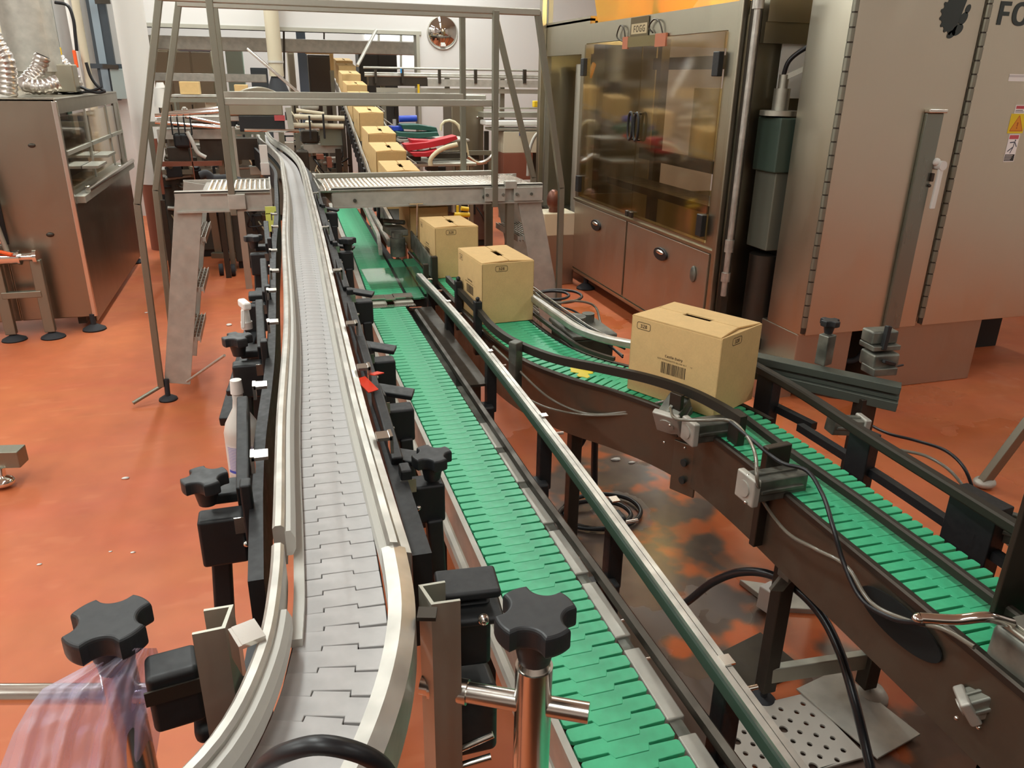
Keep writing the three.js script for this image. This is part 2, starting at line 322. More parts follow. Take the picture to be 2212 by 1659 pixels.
{
  const GY = 1.3;
  const G = thing('bottle_conveyor', 'long grey plastic chain conveyor between metal guide rails, bending left in the foreground', 'conveyor', [0.08, 0, -2]);
  const mid = [[-0.2, GY, -0.42], [-0.1, GY, -0.5], [-0.02, GY, -0.62], [0.028, GY, -0.78], [0.04, GY, -0.95], [0.05, GY, -1.35], [0.083, GY, -2.15], [0.11, GY, -3.2], [0.145, GY, -5.2], [0.15, GY, -6.3], [0.1, GY, -7.2], [0.0, GY, -8.4], [-0.04, GY, -10]];
  const geo = merge(slatShape(0.1143, PITCH, 0.0015, 0.021, -0.0085, 0.0005, 0.006, 0.0007));
  let k = 0;
  for (const [p, ry, rx] of beltPath(mid, PITCH)) { if (k++ > 250) break; piece('slat', geo, M.greyChain, G, [p.x, p.y - 0.006, p.z], ry, rx); }
  part('chain_bed', rail(curve(mid, 80).map(p => V(p.x, p.y - 0.02, p.z)), rect(-0.06, 0.06, -0.02, 0.006)), M.bed, G);
  // guide rails: outer line of each
  const left = [[-0.26, GY, -0.5], [-0.165, GY, -0.545], [-0.105, GY, -0.61], [-0.065, GY, -0.72], [-0.048, GY, -0.85], [-0.042, GY, -0.98], [-0.03, GY, -1.35], [-0.001, GY, -1.95], [0.026, GY, -3.2], [0.062, GY, -4.3], [0.078, GY, -5.6], [0.085, GY, -6.3], [0.035, GY, -7.2], [-0.065, GY, -8.4], [-0.1, GY, -9.5]];
  const right = [[-0.05, GY, -0.4], [0.02, GY, -0.5], [0.078, GY, -0.62], [0.112, GY, -0.74], [0.123, GY, -0.86], [0.124, GY, -0.98], [0.126, GY, -1.35], [0.14, GY, -1.95], [0.178, GY, -3.2], [0.205, GY, -4.3], [0.235, GY, -5.6], [0.235, GY, -6.3], [0.19, GY, -7.2], [0.075, GY, -8.4], [0.03, GY, -9.5]];
  // (paths run away from the camera: +across is to the right)
  const L = curve(left, 420), R = curve(right, 420);
  const cut = (c, z0, z1) => c.filter(p => p.z <= z0 && p.z >= z1);
  const railProfile = s => [[0, 0.006], [s * 0.016, 0.006], [s * 0.016, 0.066], [s * 0.012, 0.07], [s * 0.004, 0.07], [0, 0.066]];
  const stripProfile = s => [[s * 0.016, 0.02], [s * 0.024, 0.02], [s * 0.029, 0.03], [s * 0.029, 0.048], [s * 0.024, 0.06], [s * 0.016, 0.06]];
  part('guide_rail', rail(cut(L, 1, -0.93), railProfile(1)), M.alloy, G);
  part('guide_rail', rail(cut(L, -0.97, -20), railProfile(1)), M.alloy, G);
  part('guide_strip', rail(cut(L, -0.97, -20), stripProfile(1)), M.wear, G);
  part('guide_strip', rail(cut(L, 1, -0.8), stripProfile(1)), M.wear, G);
  part('wear_strip', rail(cut(L, -0.79, -20).map(p => V(p.x + 0.024, p.y, p.z)), rect(0, 0.014, 0, 0.012)), M.wear, G);
  part('guide_rail', rail(cut(R, 1, -0.9), [[0.004, 0.004], [0.004, 0.062], [-0.012, 0.07], [-0.028, 0.066], [-0.028, 0.02], [-0.02, 0.004]]), M.alloy, G);
  part('guide_rail', rail(cut(R, -0.88, -20), [[0.012, 0.01], [0.012, 0.052], [0.0, 0.056], [-0.006, 0.072], [-0.016, 0.074], [-0.02, 0.066], [-0.016, 0.01]]), M.alloy, G);
  part('guide_strip', rail(cut(R, -0.88, -20), [[-0.016, 0.016], [-0.016, 0.06], [-0.022, 0.062], [-0.028, 0.05], [-0.028, 0.024], [-0.022, 0.016]]), M.wear, G);
  // black side frames under the rails
  const lf = curve([[-0.062, GY, -0.98], [-0.06, GY, -1.35], [-0.03, GY, -1.95], [-0.004, GY, -3.2], [0.03, GY, -4.3], [0.05, GY, -5.6], [0.055, GY, -6.3], [-0.1, GY, -8.4]], 60);
  const rf = curve([[0.152, GY, -0.98], [0.158, GY, -1.35], [0.172, GY, -1.95], [0.208, GY, -3.2], [0.235, GY, -4.3], [0.262, GY, -5.6], [0.262, GY, -6.3], [0.1, GY, -8.4]], 60);
  part('side_frame', rail(lf, rect(-0.022, 0.0, -0.19, -0.02)), M.black, G);
  part('side_frame', rail(rf, rect(0.0, 0.03, -0.19, -0.02)), M.black, G);
  const lf2 = curve([[-0.3, GY, -0.53], [-0.2, GY, -0.58], [-0.125, GY, -0.66], [-0.085, GY, -0.76], [-0.066, GY, -0.9]], 24);
  part('side_frame', rail(lf2, rect(-0.02, 0, -0.2, -0.06)), M.blackSoft, G);
  // clamp brackets with their star knobs
  const xl = z => { let b = lf[0]; for (const p of lf) if (Math.abs(p.z - z) < Math.abs(b.z - z)) b = p; return b.x; };
  const xr = z => { let b = rf[0]; for (const p of rf) if (Math.abs(p.z - z) < Math.abs(b.z - z)) b = p; return b.x; };
  for (const [z, withKnob, big] of [[-1.22, 1, 1], [-1.98, 1, 0], [-2.55, 0, 0], [-3.35, 1, 0]]) {
    const x = xl(z) - 0.022;
    const b = part('clamp_bracket', [
      bx(0.075, 0.09, 0.045, x - 0.048, GY - 0.085, z, 0, 0.006), bx(0.07, 0.022, 0.06, x - 0.03, GY - 0.03, z - 0.06, 0, 0.006),
      bar([x - 0.01, GY - 0.03, z - 0.02], [x - 0.012, GY + 0.012, z - 0.34], 0.022, 0.05, 0.004), bx(0.018, 0.11, 0.03, x - 0.002, GY - 0.03, z + 0.02, 0, 0.004)], M.black, G);
    part('screw', [ball(0.006, x - 0.012, GY - 0.09, z + 0.026), bx(0.03, 0.03, 0.002, x - 0.012, GY - 0.055, z + 0.023)], M.bright, b);
    part('steel_clip', [bx(0.026, 0.006, 0.03, x + 0.026, GY + 0.07, z + 0.02), bx(0.006, 0.03, 0.03, x + 0.014, GY + 0.06, z + 0.02), bx(0.026, 0.006, 0.03, x + 0.027, GY + 0.07, z - 0.3), bx(0.006, 0.03, 0.03, x + 0.015, GY + 0.06, z - 0.3)], M.bright, b);
    if (withKnob) piece('star_knob', knobSmall, M.blackSoft, b, [x - 0.066, GY - 0.02, z - 0.005], 0.4);
    part('drop_arm', bar([x - 0.06, GY - 0.12, z - 0.05], [x - 0.085, GY - 0.5, z - 0.02], 0.034, 0.03, 0.006), M.black, b);
  }
  for (const [z, withKnob] of [[-1.26, 1], [-1.62, 0], [-1.95, 0], [-2.55, 0], [-3.35, 1], [-4.4, 0]]) {
    const x = xr(z) + 0.03;
    const b = part('clamp_bracket', [
      bx(0.075, 0.08, 0.05, x + 0.035, GY - 0.09, z, 0, 0.006), bar([x - 0.01, GY - 0.035, z - 0.09], [x + 0.085, GY - 0.05, z - 0.06], 0.05, 0.012, 0.003),
      bar([x - 0.008, GY - 0.03, z - 0.02], [x - 0.006, GY + 0.0, z - 0.32], 0.022, 0.05, 0.004), bx(0.02, 0.1, 0.035, x - 0.002, GY - 0.05, z + 0.03, 0, 0.004), bar([x + 0.05, GY - 0.12, z + 0.02], [x + 0.06, GY - 0.42, z + 0.03], 0.03, 0.03, 0.005)], M.black, G);
    part('screw', [ball(0.006, x + 0.02, GY - 0.09, z + 0.028), bx(0.028, 0.026, 0.002, x - 0.0, GY - 0.03, z + 0.05)], M.bright, b);
    part('steel_clip', [bx(0.026, 0.006, 0.03, x - 0.036, GY + 0.06, z + 0.02), bx(0.006, 0.034, 0.03, x - 0.024, GY + 0.048, z + 0.02)], M.bright, b);
    if (withKnob) piece('star_knob', knobSmall, M.blackSoft, b, [x + 0.052, GY - 0.045, z + 0.005], 0.3);
  }
  part('support_arm', [bar([-0.07, 1.2, -2.95], pt0(487, 912, -2.15), 0.034, 0.03, 0.005), bar([-0.05, 1.2, -2.8], pt0(500, 850, -2.15), 0.03, 0.02, 0.005)], M.black, G);
  // steel Z plates, clamps and cross rods that carry the curve
  const zl = [[0.035, 0.1], [0.0, 0.1], [0.0, 0.096], [0.031, 0.096]];
  const plateZ = (x, z, s) => {
    const pr = [[-0.034 * s, 0.034], [-0.006 * s, 0.034], [0.006 * s, -0.0], [0.034 * s, -0.0]];
    const o = []; for (let i = 0; i < 3; i++) o.push(bar([x + pr[i][0], 0, z - pr[i][1]], [x + pr[i + 1][0], 0, z - pr[i + 1][1]], 0.2, 0.004).translate(0, GY - 0.03, 0));
    return o;
  };
  const zp = (x, z, s, h0, h1) => {
    const w = [[-0.02, -0.045], [0.012, -0.045], [0.002, -0.005], [-0.026, -0.005]];
    const out = [[-0.02, -0.045], [0.014, -0.045], [0.006, -0.002], [-0.03, 0.0], [-0.03, -0.004], [0.002, -0.006], [0.009, -0.041], [-0.02, -0.041]].map(([a, b]) => [x + s * a, z + b]);
    return flat(s < 0 ? out.slice().reverse() : out, h1 - h0).translate(0, h0, 0);
  };
  part('support_plate', zp(-0.105, -0.79, 1, 1.06, 1.35), M.steel, G);
  part('support_plate', zp(0.145, -0.76, -1, 1.0, 1.355), M.steel, G);
  const cl = part('clamp_block', [bx(0.06, 0.085, 0.05, -0.17, 1.245, -0.83, 0.15, 0.008), bx(0.05, 0.03, 0.045, -0.135, 1.165, -0.845, 0.1, 0.012)], M.black, G);
  part('slot_plate', bx(0.062, 0.02, 0.003, -0.168, 1.262, -0.803, 0.15), M.darkSteel, cl);
  const cr = part('clamp_block', [bx(0.075, 0.11, 0.05, 0.2, 1.235, -0.86, -0.1, 0.008), bx(0.085, 0.014, 0.06, 0.205, 1.31, -0.85, -0.1, 0.005), bx(0.085, 0.012, 0.055, 0.205, 1.28, -0.83, -0.1, 0.005), bx(0.08, 0.12, 0.06, 0.2, 1.1, -0.84, 0, 0.01)], M.black, G);
  part('screw', [ball(0.008, 0.215, 1.287, -0.8), rod([0.17, 1.08, -0.79], [0.225, 1.1, -0.785], 0.005), rod([0.17, 1.05, -0.79], [0.222, 1.06, -0.785], 0.005)], M.bright, cr);
  part('cross_rod', [rod([-0.95, 1.2, -1.09], [-0.135, 1.2, -0.86], 0.0135, 0.0135, 20), rod([-0.165, 1.2, -0.868], [-0.12, 1.2, -0.856], 0.017, 0.017, 20)], M.bright, G);
  part('cross_rod', [rod([0.13, 1.2, -0.8], [0.325, 1.2, -0.692], 0.0135, 0.0135, 20), rod([0.14, 1.2, -0.794], [0.185, 1.2, -0.769], 0.0165, 0.0165, 20)], M.bright, G);
  const rp = part('rod_post', [rod([0.262, 0, -0.728], [0.262, 1.262, -0.728], 0.024, 0.024, 24), rod([0.262, 1.262, -0.728], [0.262, 1.272, -0.728], 0.021, 0.017, 24), rod([0.262, 0, -0.728], [0.262, 0.012, -0.728], 0.07, 0.07)], M.bright, G);
  piece('star_knob', knobBig, M.blackSoft, rp, [0.262, 1.272, -0.728], 0.25);
  const lp = part('rod_post', [rod([-0.245, 0, -0.892], [-0.245, 1.245, -0.892], 0.022, 0.022, 24), rod([-0.245, 0, -0.892], [-0.245, 0.012, -0.892], 0.07, 0.07)], M.bright, G);
  piece('star_knob', knobBig, M.blackSoft, lp, [-0.245, 1.245, -0.892], 0.75);
  part('steel_clip', [bx(0.026, 0.006, 0.036, -0.07, GY + 0.073, -0.745, 0.35), bx(0.004, 0.04, 0.036, -0.084, GY + 0.055, -0.74, 0.35)], M.bright, G);
  part('steel_clip', [bx(0.022, 0.005, 0.02, 0.128, GY + 0.068, -0.73, -0.3)], M.darkSteel, G);
  part('drive_cover', [ball(0.1, -0.2, 0.93, -0.74, 1.1, 1, 0.9), rod([-0.2, 0, -0.74], [-0.2, 0.9, -0.74], 0.03)], M.blackSoft, G);
  part('leg', [bar([0.06, 0, -1.5], [0.06, 1.28, -1.5], 0.04, 0.04), bar([0.1, 0, -3.6], [0.1, 1.28, -3.6], 0.04, 0.04), bar([0.12, 0, -6], [0.12, 1.28, -6], 0.05, 0.05), bar([-0.02, 0, -8.6], [-0.02, 1.28, -8.6], 0.05, 0.05)], M.darkSteel, G);
  // tag on the right hand bracket
  solo('red_tag', [bx(0.026, 0.002, 0.05, 0.158, GY + 0.036, -1.555, 0.5, 0, 0.35), bx(0.024, 0.002, 0.03, 0.182, GY + 0.048, -1.585, 0.4, 0, -0.2)], M.redTag, 'small folded red tag on the right bracket of the grey conveyor', 'tag');
}

// ------------------------------------------------------------------ main green conveyor
const greenSlat = merge(slatShape(0.1905, PITCH, 0.0012, 0.032, 0.013, 0.006, 0.008, 0.0008, 0.0031));
const YB = 0.84;
function greenRun(parent, pts, limit, mat = M.green) { let k = 0; for (const [p, ry, rx] of beltPath(pts, PITCH)) { if (k++ > limit) break; piece('slat', greenSlat, mat, parent, [p.x, p.y - 0.008, p.z], ry, rx); } }
{
  const G = thing('green_conveyor', 'straight green plastic chain conveyor running beside the grey one', 'conveyor', [0.52, 0, -2.3]);
  greenRun(G, [[0.519, YB, -0.45], [0.519, YB, -2], [0.519, YB, -3.86]], 200);
  part('chain_bed', span(0.44, 0.6, YB - 0.06, YB - 0.014, -0.45, -3.87), M.bed, G);
  part('side_frame', rail([[0.405, YB, -0.45], [0.405, YB, -3.85]], rect(-0.006, 0.008, -0.1, 0.02)), M.galv, G);
  part('side_frame', rail([[0.64, YB, -0.45], [0.64, YB, -3.85]], rect(-0.012, 0.014, -0.13, -0.02)), M.dirty, G);
  for (let z = -0.5; z > -2.2; z -= 0.24) part('joint_plate', span(0.624, 0.662, YB - 0.06, YB - 0.014, z, z - 0.2, 0.004), M.galv, G);
  part('guide_rail', rail([[0.355, YB, -0.45], [0.355, YB, -5.2]], [[-0.012, 0.0], [0.012, 0.0], [0.012, 0.03], [0.006, 0.034], [-0.006, 0.034], [-0.012, 0.03]]), M.galv, G);
  part('low_rail', rail([[0.69, YB, -0.4], [0.668, YB, -1.45], [0.655, YB, -1.9], [0.65, YB, -3.75]], [[-0.008, -0.008], [0.01, -0.008], [0.01, 0.012], [0.004, 0.018], [-0.008, 0.012]]), M.darkSteel, G);
  const gr = [[0.70, YB, -0.45], [0.728, YB, -1.2], [0.752, YB, -2.0], [0.762, YB, -3.2], [0.738, YB, -4.12]];
  const r = part('guide_rail', rail(curve(gr, 30), [[-0.014, 0.085], [0.014, 0.085], [0.014, 0.108], [0.002, 0.108], [0.002, 0.104], [-0.001, 0.104], [-0.001, 0.11], [-0.014, 0.11]]), M.alloy, G);
  part('guide_strip', rail(curve(gr, 30), rect(-0.02, -0.014, 0.075, 0.1)), M.greenDark, r);  // strip colour carries the dark green reflection along the rail
  for (const z of [-0.95, -1.55, -2.1, -2.75, -3.5, -3.95]) {
    const x = z > -1 ? 0.715 : 0.755;
    const b = part('rail_bracket', [bx(0.04, 0.22, 0.045, x + 0.012, YB - 0.03, z, 0, 0.006), bx(0.05, 0.16, 0.07, x - 0.01, YB - 0.18, z + 0.02, 0, 0.01), bar([x - 0.08, YB - 0.12, z], [x, YB - 0.12, z], 0.03, 0.02, 0.004)], M.black, G);
    part('steel_clip', [bx(0.022, 0.004, 0.026, x + 0.014, YB + 0.111, z - 0.02), rod([x + 0.02, YB + 0.05, z], [x + 0.075, YB + 0.05, z], 0.005)], M.bright, b);
  }
  for (const z of [-0.8, -1.3, -1.8, -2.35, -3.0]) part('rail_bracket', [bx(0.03, 0.3, 0.03, 0.36, YB - 0.15, z, 0, 0.005), bx(0.03, 0.26, 0.03, 0.3, YB - 0.14, z - 0.02, 0, 0.005), bx(0.09, 0.02, 0.03, 0.335, YB - 0.02, z, 0, 0.005), ball(0.006, 0.345, YB + 0.01, z + 0.02)], M.black, G);
  for (const z of [-1.15, -2.5]) part('leg', [bar([0.4, 0.02, z], [0.4, YB - 0.1, z], 0.04, 0.04), bar([0.64, 0.02, z], [0.64, YB - 0.12, z], 0.04, 0.04), bar([0.4, 0.3, z], [0.64, 0.3, z], 0.03, 0.03), rod([0.4, 0, z], [0.4, 0.03, z], 0.045), rod([0.64, 0, z], [0.64, 0.03, z], 0.045)], M.darkSteel, G);
  part('drip_plate', span(0.62, 0.76, YB - 0.03, YB - 0.02, -2.75, -3.9), M.darkSteel, G);
  part('wire_comb', [-1.35, -1.5, -1.65, -1.8, -1.95].map((z, i) => [rod([0.70, 0.62 - i * 0.004, z], [0.79, 0.62, z], 0.004)]).concat([rod([0.74, 0.62, -1.3], [0.74, 0.62, -2.0], 0.005)]), M.chrome, G);
  // junction with the upstream chain: steel bridge plate with a clear wing plate over it
  const br = part('bridge_plate', [span(0.435, 0.525, YB + 0.004, YB + 0.012, -3.9, -3.985), span(0.565, 0.665, YB + 0.004, YB + 0.012, -3.9, -3.985)], M.steel, G);
  part('comb_strip', [span(0.44, 0.67, YB - 0.004, YB + 0.003, -3.86, -3.9)].concat(Array.from({ length: 18 }, (_, i) => span(0.445 + i * 0.0125, 0.45 + i * 0.0125, YB + 0.003, YB + 0.005, -3.858, -3.9))), M.bright, br);
  part('wing_plate', [bx(0.1, 0.005, 0.07, 0.478, YB + 0.024, -3.995, 0, 0.001), bx(0.105, 0.005, 0.075, 0.62, YB + 0.026, -3.99, -0.05, 0.001), bx(0.05, 0.005, 0.1, 0.548, YB + 0.026, -3.97, 0, 0.001)], M.bright, br);
}
{
  // upstream part: three chains side by side under a clear cover
  const G = thing('merge_conveyor', 'green merging chain conveyor passing under the crossover platform, behind the steel bridge plate', 'conveyor', [0.62, 0, -5.6]);
  greenRun(G, [[0.55, YB, -4.04], [0.585, YB, -5.2], [0.64, YB, -7.4]], 95);
  const dark = dataTex(64, 64, (u, v) => tint([52, 132, 96], 0.85 + 0.3 * fbm(u * 8, v * 8, 8, 171, 3)), true, 0.3);
  const laneMat = std(0xffffff, 0.45, 0, { map: dark });
  const lane = merge(slatShape(0.0826, PITCH, 0.0012, 0.018, 0.009, 0.003, 0.008, 0.0008, 0.001));
  let k = 0; for (const [p, ry] of beltPath([[0.705, YB, -4.04], [0.735, YB, -5.0]], PITCH)) piece('lane_slat', lane, laneMat, G, [p.x, p.y - 0.008, p.z], ry);
  for (const [p, ry] of beltPath([[0.80, YB, -4.1], [0.83, YB, -5.0]], PITCH)) piece('lane_slat', lane, laneMat, G, [p.x, p.y - 0.008, p.z], ry);
  part('chain_bed', [span(0.46, 0.66, YB - 0.06, YB - 0.014, -4.02, -5), span(0.66, 0.86, YB - 0.06, YB - 0.014, -4.05, -5.02), span(0.5, 0.74, YB - 0.06, YB - 0.014, -5, -7.4)], M.bed, G);
  part('cover_panel', bx(0.34, 0.006, 0.5, 0.65, YB + 0.02, -4.42, 0, 0.002), M.clear, G);
  part('side_frame', rail([[0.44, YB, -4.0], [0.48, YB, -5.2], [0.53, YB, -7.4]], rect(-0.03, 0, -0.12, 0.02)), M.galv, G);
  part('guide_rail', rail([[0.64, YB, -4.95], [0.70, YB, -5.5], [0.78, YB, -7.2]], rect(-0.012, 0.012, 0.04, 0.075)), M.galv, G);
  part('guide_rail', rail([[0.72, YB, -5.1], [0.80, YB, -7.2]], rect(-0.012, 0.012, 0.06, 0.1)), M.alloy, G);
  part('divert_gate', [bx(0.012, 0.12, 0.9, 0.865, YB + 0.09, -4.78, -0.04, 0.003)], M.dirty, G);
  part('gate_post', [bx(0.035, 0.2, 0.035, 0.86, YB + 0.06, -4.3, 0, 0.004), bx(0.03, 0.16, 0.03, 0.80, YB + 0.05, -4.25, 0, 0.004)], M.darkSteel, G);
  part('gate_motor', [rod([0.76, YB + 0.02, -5.0], [0.76, YB + 0.14, -5.0], 0.05), rod([0.76, YB + 0.14, -5.0], [0.76, YB + 0.17, -5.0], 0.035), bx(0.12, 0.04, 0.22, 0.77, YB + 0.16, -5.15, 0.1, 0.006), rod([0.72, YB + 0.2, -5.3], [0.84, YB + 0.2, -5.2], 0.016)], M.dirty, G);
  part('leg', [bar([0.46, 0, -4.4], [0.46, YB - 0.06, -4.4], 0.04, 0.04), bar([0.82, 0, -4.4], [0.82, YB - 0.06, -4.4], 0.04, 0.04), bar([0.5, 0, -6.6], [0.5, YB - 0.06, -6.6], 0.04, 0.04), bar([0.76, 0, -6.6], [0.76, YB - 0.06, -6.6], 0.04, 0.04)], M.darkSteel, G);
}

// ------------------------------------------------------------------ carton conveyor: incline, straight, S bend, straight
const wideSlat = merge(slatShape(0.25, PITCH, 0.0012, 0.04, 0.011, 0.004, 0.008, 0.0008, 0.004));
const CP = [[1.47, YB, -0.72], [1.48, YB, -1.1], [1.487, YB, -1.5], [1.494, YB, -1.9], [1.478, YB, -2.15], [1.415, YB, -2.37], [1.31, YB, -2.57], [1.19, YB, -2.75], [1.105, YB, -2.93], [1.06, YB, -3.13], [1.036, YB, -3.4], [1.02, YB, -4.2], [1.005, YB, -5.2]];
const offs = (pts, d, y) => { const c = curve(pts, 200); return c.map((p, i) => { const t = c[Math.min(i + 1, 200)].clone().sub(c[Math.max(i - 1, 0)]).normalize(); return V(p.x - t.z * d, y ?? p.y, p.z + t.x * d); }); };
const INC = (z) => YB + Math.max(0, -z - 5.1) * 0.122, INX = z => 1.0 + Math.max(0, -z - 6.6) * 0.046;
{
  const G = thing('carton_conveyor', 'curving green chain conveyor with black guide rails that carries the cartons on the right', 'conveyor', [1.3, 0, -2.4]);
  { let k = 0; for (const [p, ry, rx] of beltPath(CP, PITCH)) { if (k++ > 130) break; piece('slat', wideSlat, M.green, G, [p.x, p.y - 0.008, p.z], ry, rx); } }
  part('chain_bed', rail(offs(CP, 0, YB - 0.03), rect(-0.1, 0.1, -0.03, 0.014)), M.bed, G);
  const near = offs(CP, -0.131), far = offs(CP, 0.131);
  part('side_frame', rail(near, rect(-0.012, 0.0, -0.24, 0.0)), M.frameSheet, G);
  part('side_frame', rail(far.filter(q => q.z < -2.1), rect(0.0, 0.012, -0.2, 0.0)), M.frameSheet, G);
  part('edge_strip', rail(near, [[-0.018, -0.014], [0.004, -0.014], [0.004, 0.004], [-0.012, 0.006], [-0.018, 0.002]]), M.darkSteel, G);
  part('edge_strip', rail(far.filter(q => q.z < -2.1), [[-0.004, -0.014], [0.018, -0.014], [0.018, 0.002], [-0.004, 0.004]]), M.darkSteel, G);
  // rails
  const railSec = [[-0.012, -0.016], [0.01, -0.016], [0.014, -0.01], [0.014, 0.01], [0.01, 0.016], [-0.012, 0.016]];
  const blackRail = std(0x3b362f, 0.55, 0.6);
  const nearRail = curve([[1.38, 0.94, -1.93], [1.372, 0.94, -2.04], [1.34, 0.94, -2.19], [1.262, 0.94, -2.345], [1.132, 0.94, -2.5], [0.998, 0.94, -2.645], [0.9, 0.94, -2.88], [0.872, 0.94, -3.1], [0.876, 0.94, -3.32], [0.872, 0.94, -4.0]], 140);
  part('guide_rail', rail(nearRail, railSec), blackRail, G);
  part('guide_rail', rail([[1.464, 0.88, -0.95], [1.474, 0.88, -1.2], [1.48, 0.88, -1.5], [1.476, 0.88, -1.8], [1.486, 0.88, -2.12]], [[-0.009, -0.014], [0.005, -0.014], [0.005, 0.008], [0.007, 0.011], [-0.004, 0.011], [-0.009, 0.006]]), blackRail, G);
  const farRail = curve([[1.176, 0.95, -3.9], [1.182, 0.95, -3.5], [1.195, 0.95, -3.18], [1.215, 0.95, -2.93], [1.275, 0.95, -2.79], [1.36, 0.95, -2.69], [1.5, 0.95, -2.55], [1.66, 0.95, -2.36]], 110);
  part('guide_rail', rail(farRail, railSec), M.alloy, G);
  part('low_rail', rail(farRail.filter(p => p.z < -2.75).map(p => V(p.x + 0.01, YB + 0.03, p.z)), rect(-0.008, 0.008, -0.008, 0.008)), M.darkSteel, G);
  part('guide_rail', rail(curve([[1.71, 0.94, -2.42], [1.715, 0.94, -2.1], [1.69, 0.94, -1.7], [1.682, 0.94, -1.42], [1.675, 0.94, -1.16], [1.67, 0.94, -0.95]], 30), railSec), blackRail, G);
  part('low_rail', rail([[1.75, 0.8, -2.36], [1.77, 0.8, -2.25], [1.795, 0.8, -2.09]], rect(-0.014, 0.014, -0.014, 0.014)), M.black, G);
  part('low_rail', rail(curve([[1.742, 0.8, -2.1], [1.75, 0.8, -1.71], [1.744, 0.8, -1.41], [1.735, 0.8, -1.2], [1.74, 0.8, -0.95]], 20), rect(-0.014, 0.014, -0.012, 0.014)), M.black, G);
  // rail posts
  const post = (x, z, ry, h = 0.2, y = 0.86, w = 0.05) => [bx(w, h, 0.04, x, y, z, ry, 0.004)];
  part('rail_post', post(0.885, -2.8, 0.6, 0.2, 0.87, 0.045), M.dirty, G);
  part('rail_post', [bx(0.035, 0.26, 0.04, 0.872, 0.86, -3.75, 0, 0.004), ball(0.012, 0.872, 1.0, -3.75)], M.black, G);
  part('rail_post', [bx(0.035, 0.26, 0.04, 0.87, 0.86, -3.35, 0, 0.004), ball(0.01, 0.87, 1.0, -3.35)], M.black, G);
  part('rail_post', bx(0.09, 0.34, 0.025, 1.36, 0.79, -1.72, 0.1, 0.004), M.darkSteel, G);
  part('rail_post', [bx(0.03, 0.34, 0.06, 1.395, 0.78, -1.98, 0, 0.004), bx(0.02, 0.16, 0.05, 1.29, 0.86, -2.2, 0.4, 0.003)], M.darkSteel, G);
  part('rail_post', [bx(0.05, 0.34, 0.08, 1.73, 0.76, -1.78, 0.2, 0.004), bx(0.05, 0.34, 0.08, 1.735, 0.76, -2.3, 0.2, 0.004)], M.black, G);
  part('rail_post', bx(0.06, 0.36, 0.14, 1.73, 0.76, -1.34, 0.1, 0.004), M.black, G);
  // pneumatic cylinders
  const cyl = (a, b, r, ends) => {
    const c = part('air_cylinder', [bar(a, b, r * 1.7, r * 1.7, 0.006), bar(va(a).lerp(va(b), 0.1), va(a).lerp(va(b), 0.9), r * 2.05, r * 0.3, 0.003), bar(va(a).lerp(va(b), 0.1), va(a).lerp(va(b), 0.9), r * 0.3, r * 2.05, 0.003)], M.dirty, G);
    const d = va(b).clone().sub(va(a)).normalize();
    part('end_cap', [bar(va(a).clone().addScaledVector(d, -0.012), va(a).clone().addScaledVector(d, 0.012), r * 2.1, r * 2.1, 0.006), rod(va(a).clone().addScaledVector(d, -0.016), a, r * 0.6)], M.galv, c);
    if (ends) part('bolt', ends.map(q => ball(0.0055, ...q)), M.bright, c);
    return c;
  };
  cyl([1.265, 0.83, -2.2], [1.34, 0.88, -2.25], 0.048, [[1.25, 0.84, -2.16], [1.24, 0.77, -2.17], [1.30, 0.76, -2.13]]);
  cyl([1.27, 0.86, -2.06], [1.42, 0.86, -2.06], 0.04);
  cyl([1.24, 0.86, -1.67], [1.42, 0.86, -1.675], 0.042, [[1.225, 0.825, -1.65], [1.235, 0.9, -1.67]]);
  cyl([1.82, 0.86, -1.26], [1.75, 0.87, -1.32], 0.04);
  cyl([1.9, 0.84, -1.98], [1.78, 0.85, -2.0], 0.034);
  cyl([1.32, 0.72, -0.93], [1.37, 0.76, -0.9], 0.03, [[1.3, 0.69, -0.93], [1.33, 0.685, -0.9], [1.34, 0.7, -0.86]]);
  // splice plates, slot and legs
  const sp = part('splice_plate', bx(0.01, 0.2, 0.1, 1.325, 0.66, -2.16, 0.5, 0.003), M.frameSheet, G);
  part('bolt_hole', [rod([1.318, 0.69, -2.15], [1.31, 0.69, -2.148], 0.014), rod([1.318, 0.62, -2.15], [1.31, 0.62, -2.148], 0.014)], M.bed, sp);
  const ov = new THREE.Shape(); ov.absellipse(0, 0, 0.13, 0.05, 0, Math.PI * 2);
  part('oval_slot', new THREE.ExtrudeGeometry(ov, { depth: 0.004, bevelEnabled: false, curveSegments: 24 }).rotateX(0).rotateY(-Math.PI / 2).rotateX(0.0).translate(1.329, 0.765, -1.15), std(0x050604, 0.9), G);
  const leg = (x, z, y1) => part('leg', [bar([x, 0.06, z], [x, y1, z], 0.05, 0.05, 0.004)], M.darkSteel, G);
  leg(1.43, -1.68, 0.62); leg(1.77, -1.6, 0.64);
  part('cross_brace', [bar([1.43, 0.13, -1.67], [1.79, 0.17, -1.6], 0.03, 0.06, 0.004)], M.steel, G);
  part('foot', [lathe([[0, 0.03], [0.03, 0.028], [0.045, 0.01], [0.045, 0], [0, 0]], 1.43, 0, -1.68), rod([1.43, 0.02, -1.68], [1.43, 0.07, -1.68], 0.012)], M.rubber, G);
  part('foot', [lathe([[0, 0.05], [0.03, 0.048], [0.05, 0.02], [0.052, 0], [0, 0]], 1.8, 0, -1.59), rod([1.78, 0.02, -1.6], [1.77, 0.08, -1.6], 0.012)], M.galv, G);
  part('leg_bracket', [bx(0.06, 0.09, 0.05, 1.4, 0.6, -1.62, 0.1, 0.004), bar([1.42, 0.6, -1.62], [1.39, 0.48, -1.66], 0.05, 0.012, 0.002)], M.dirty, G);
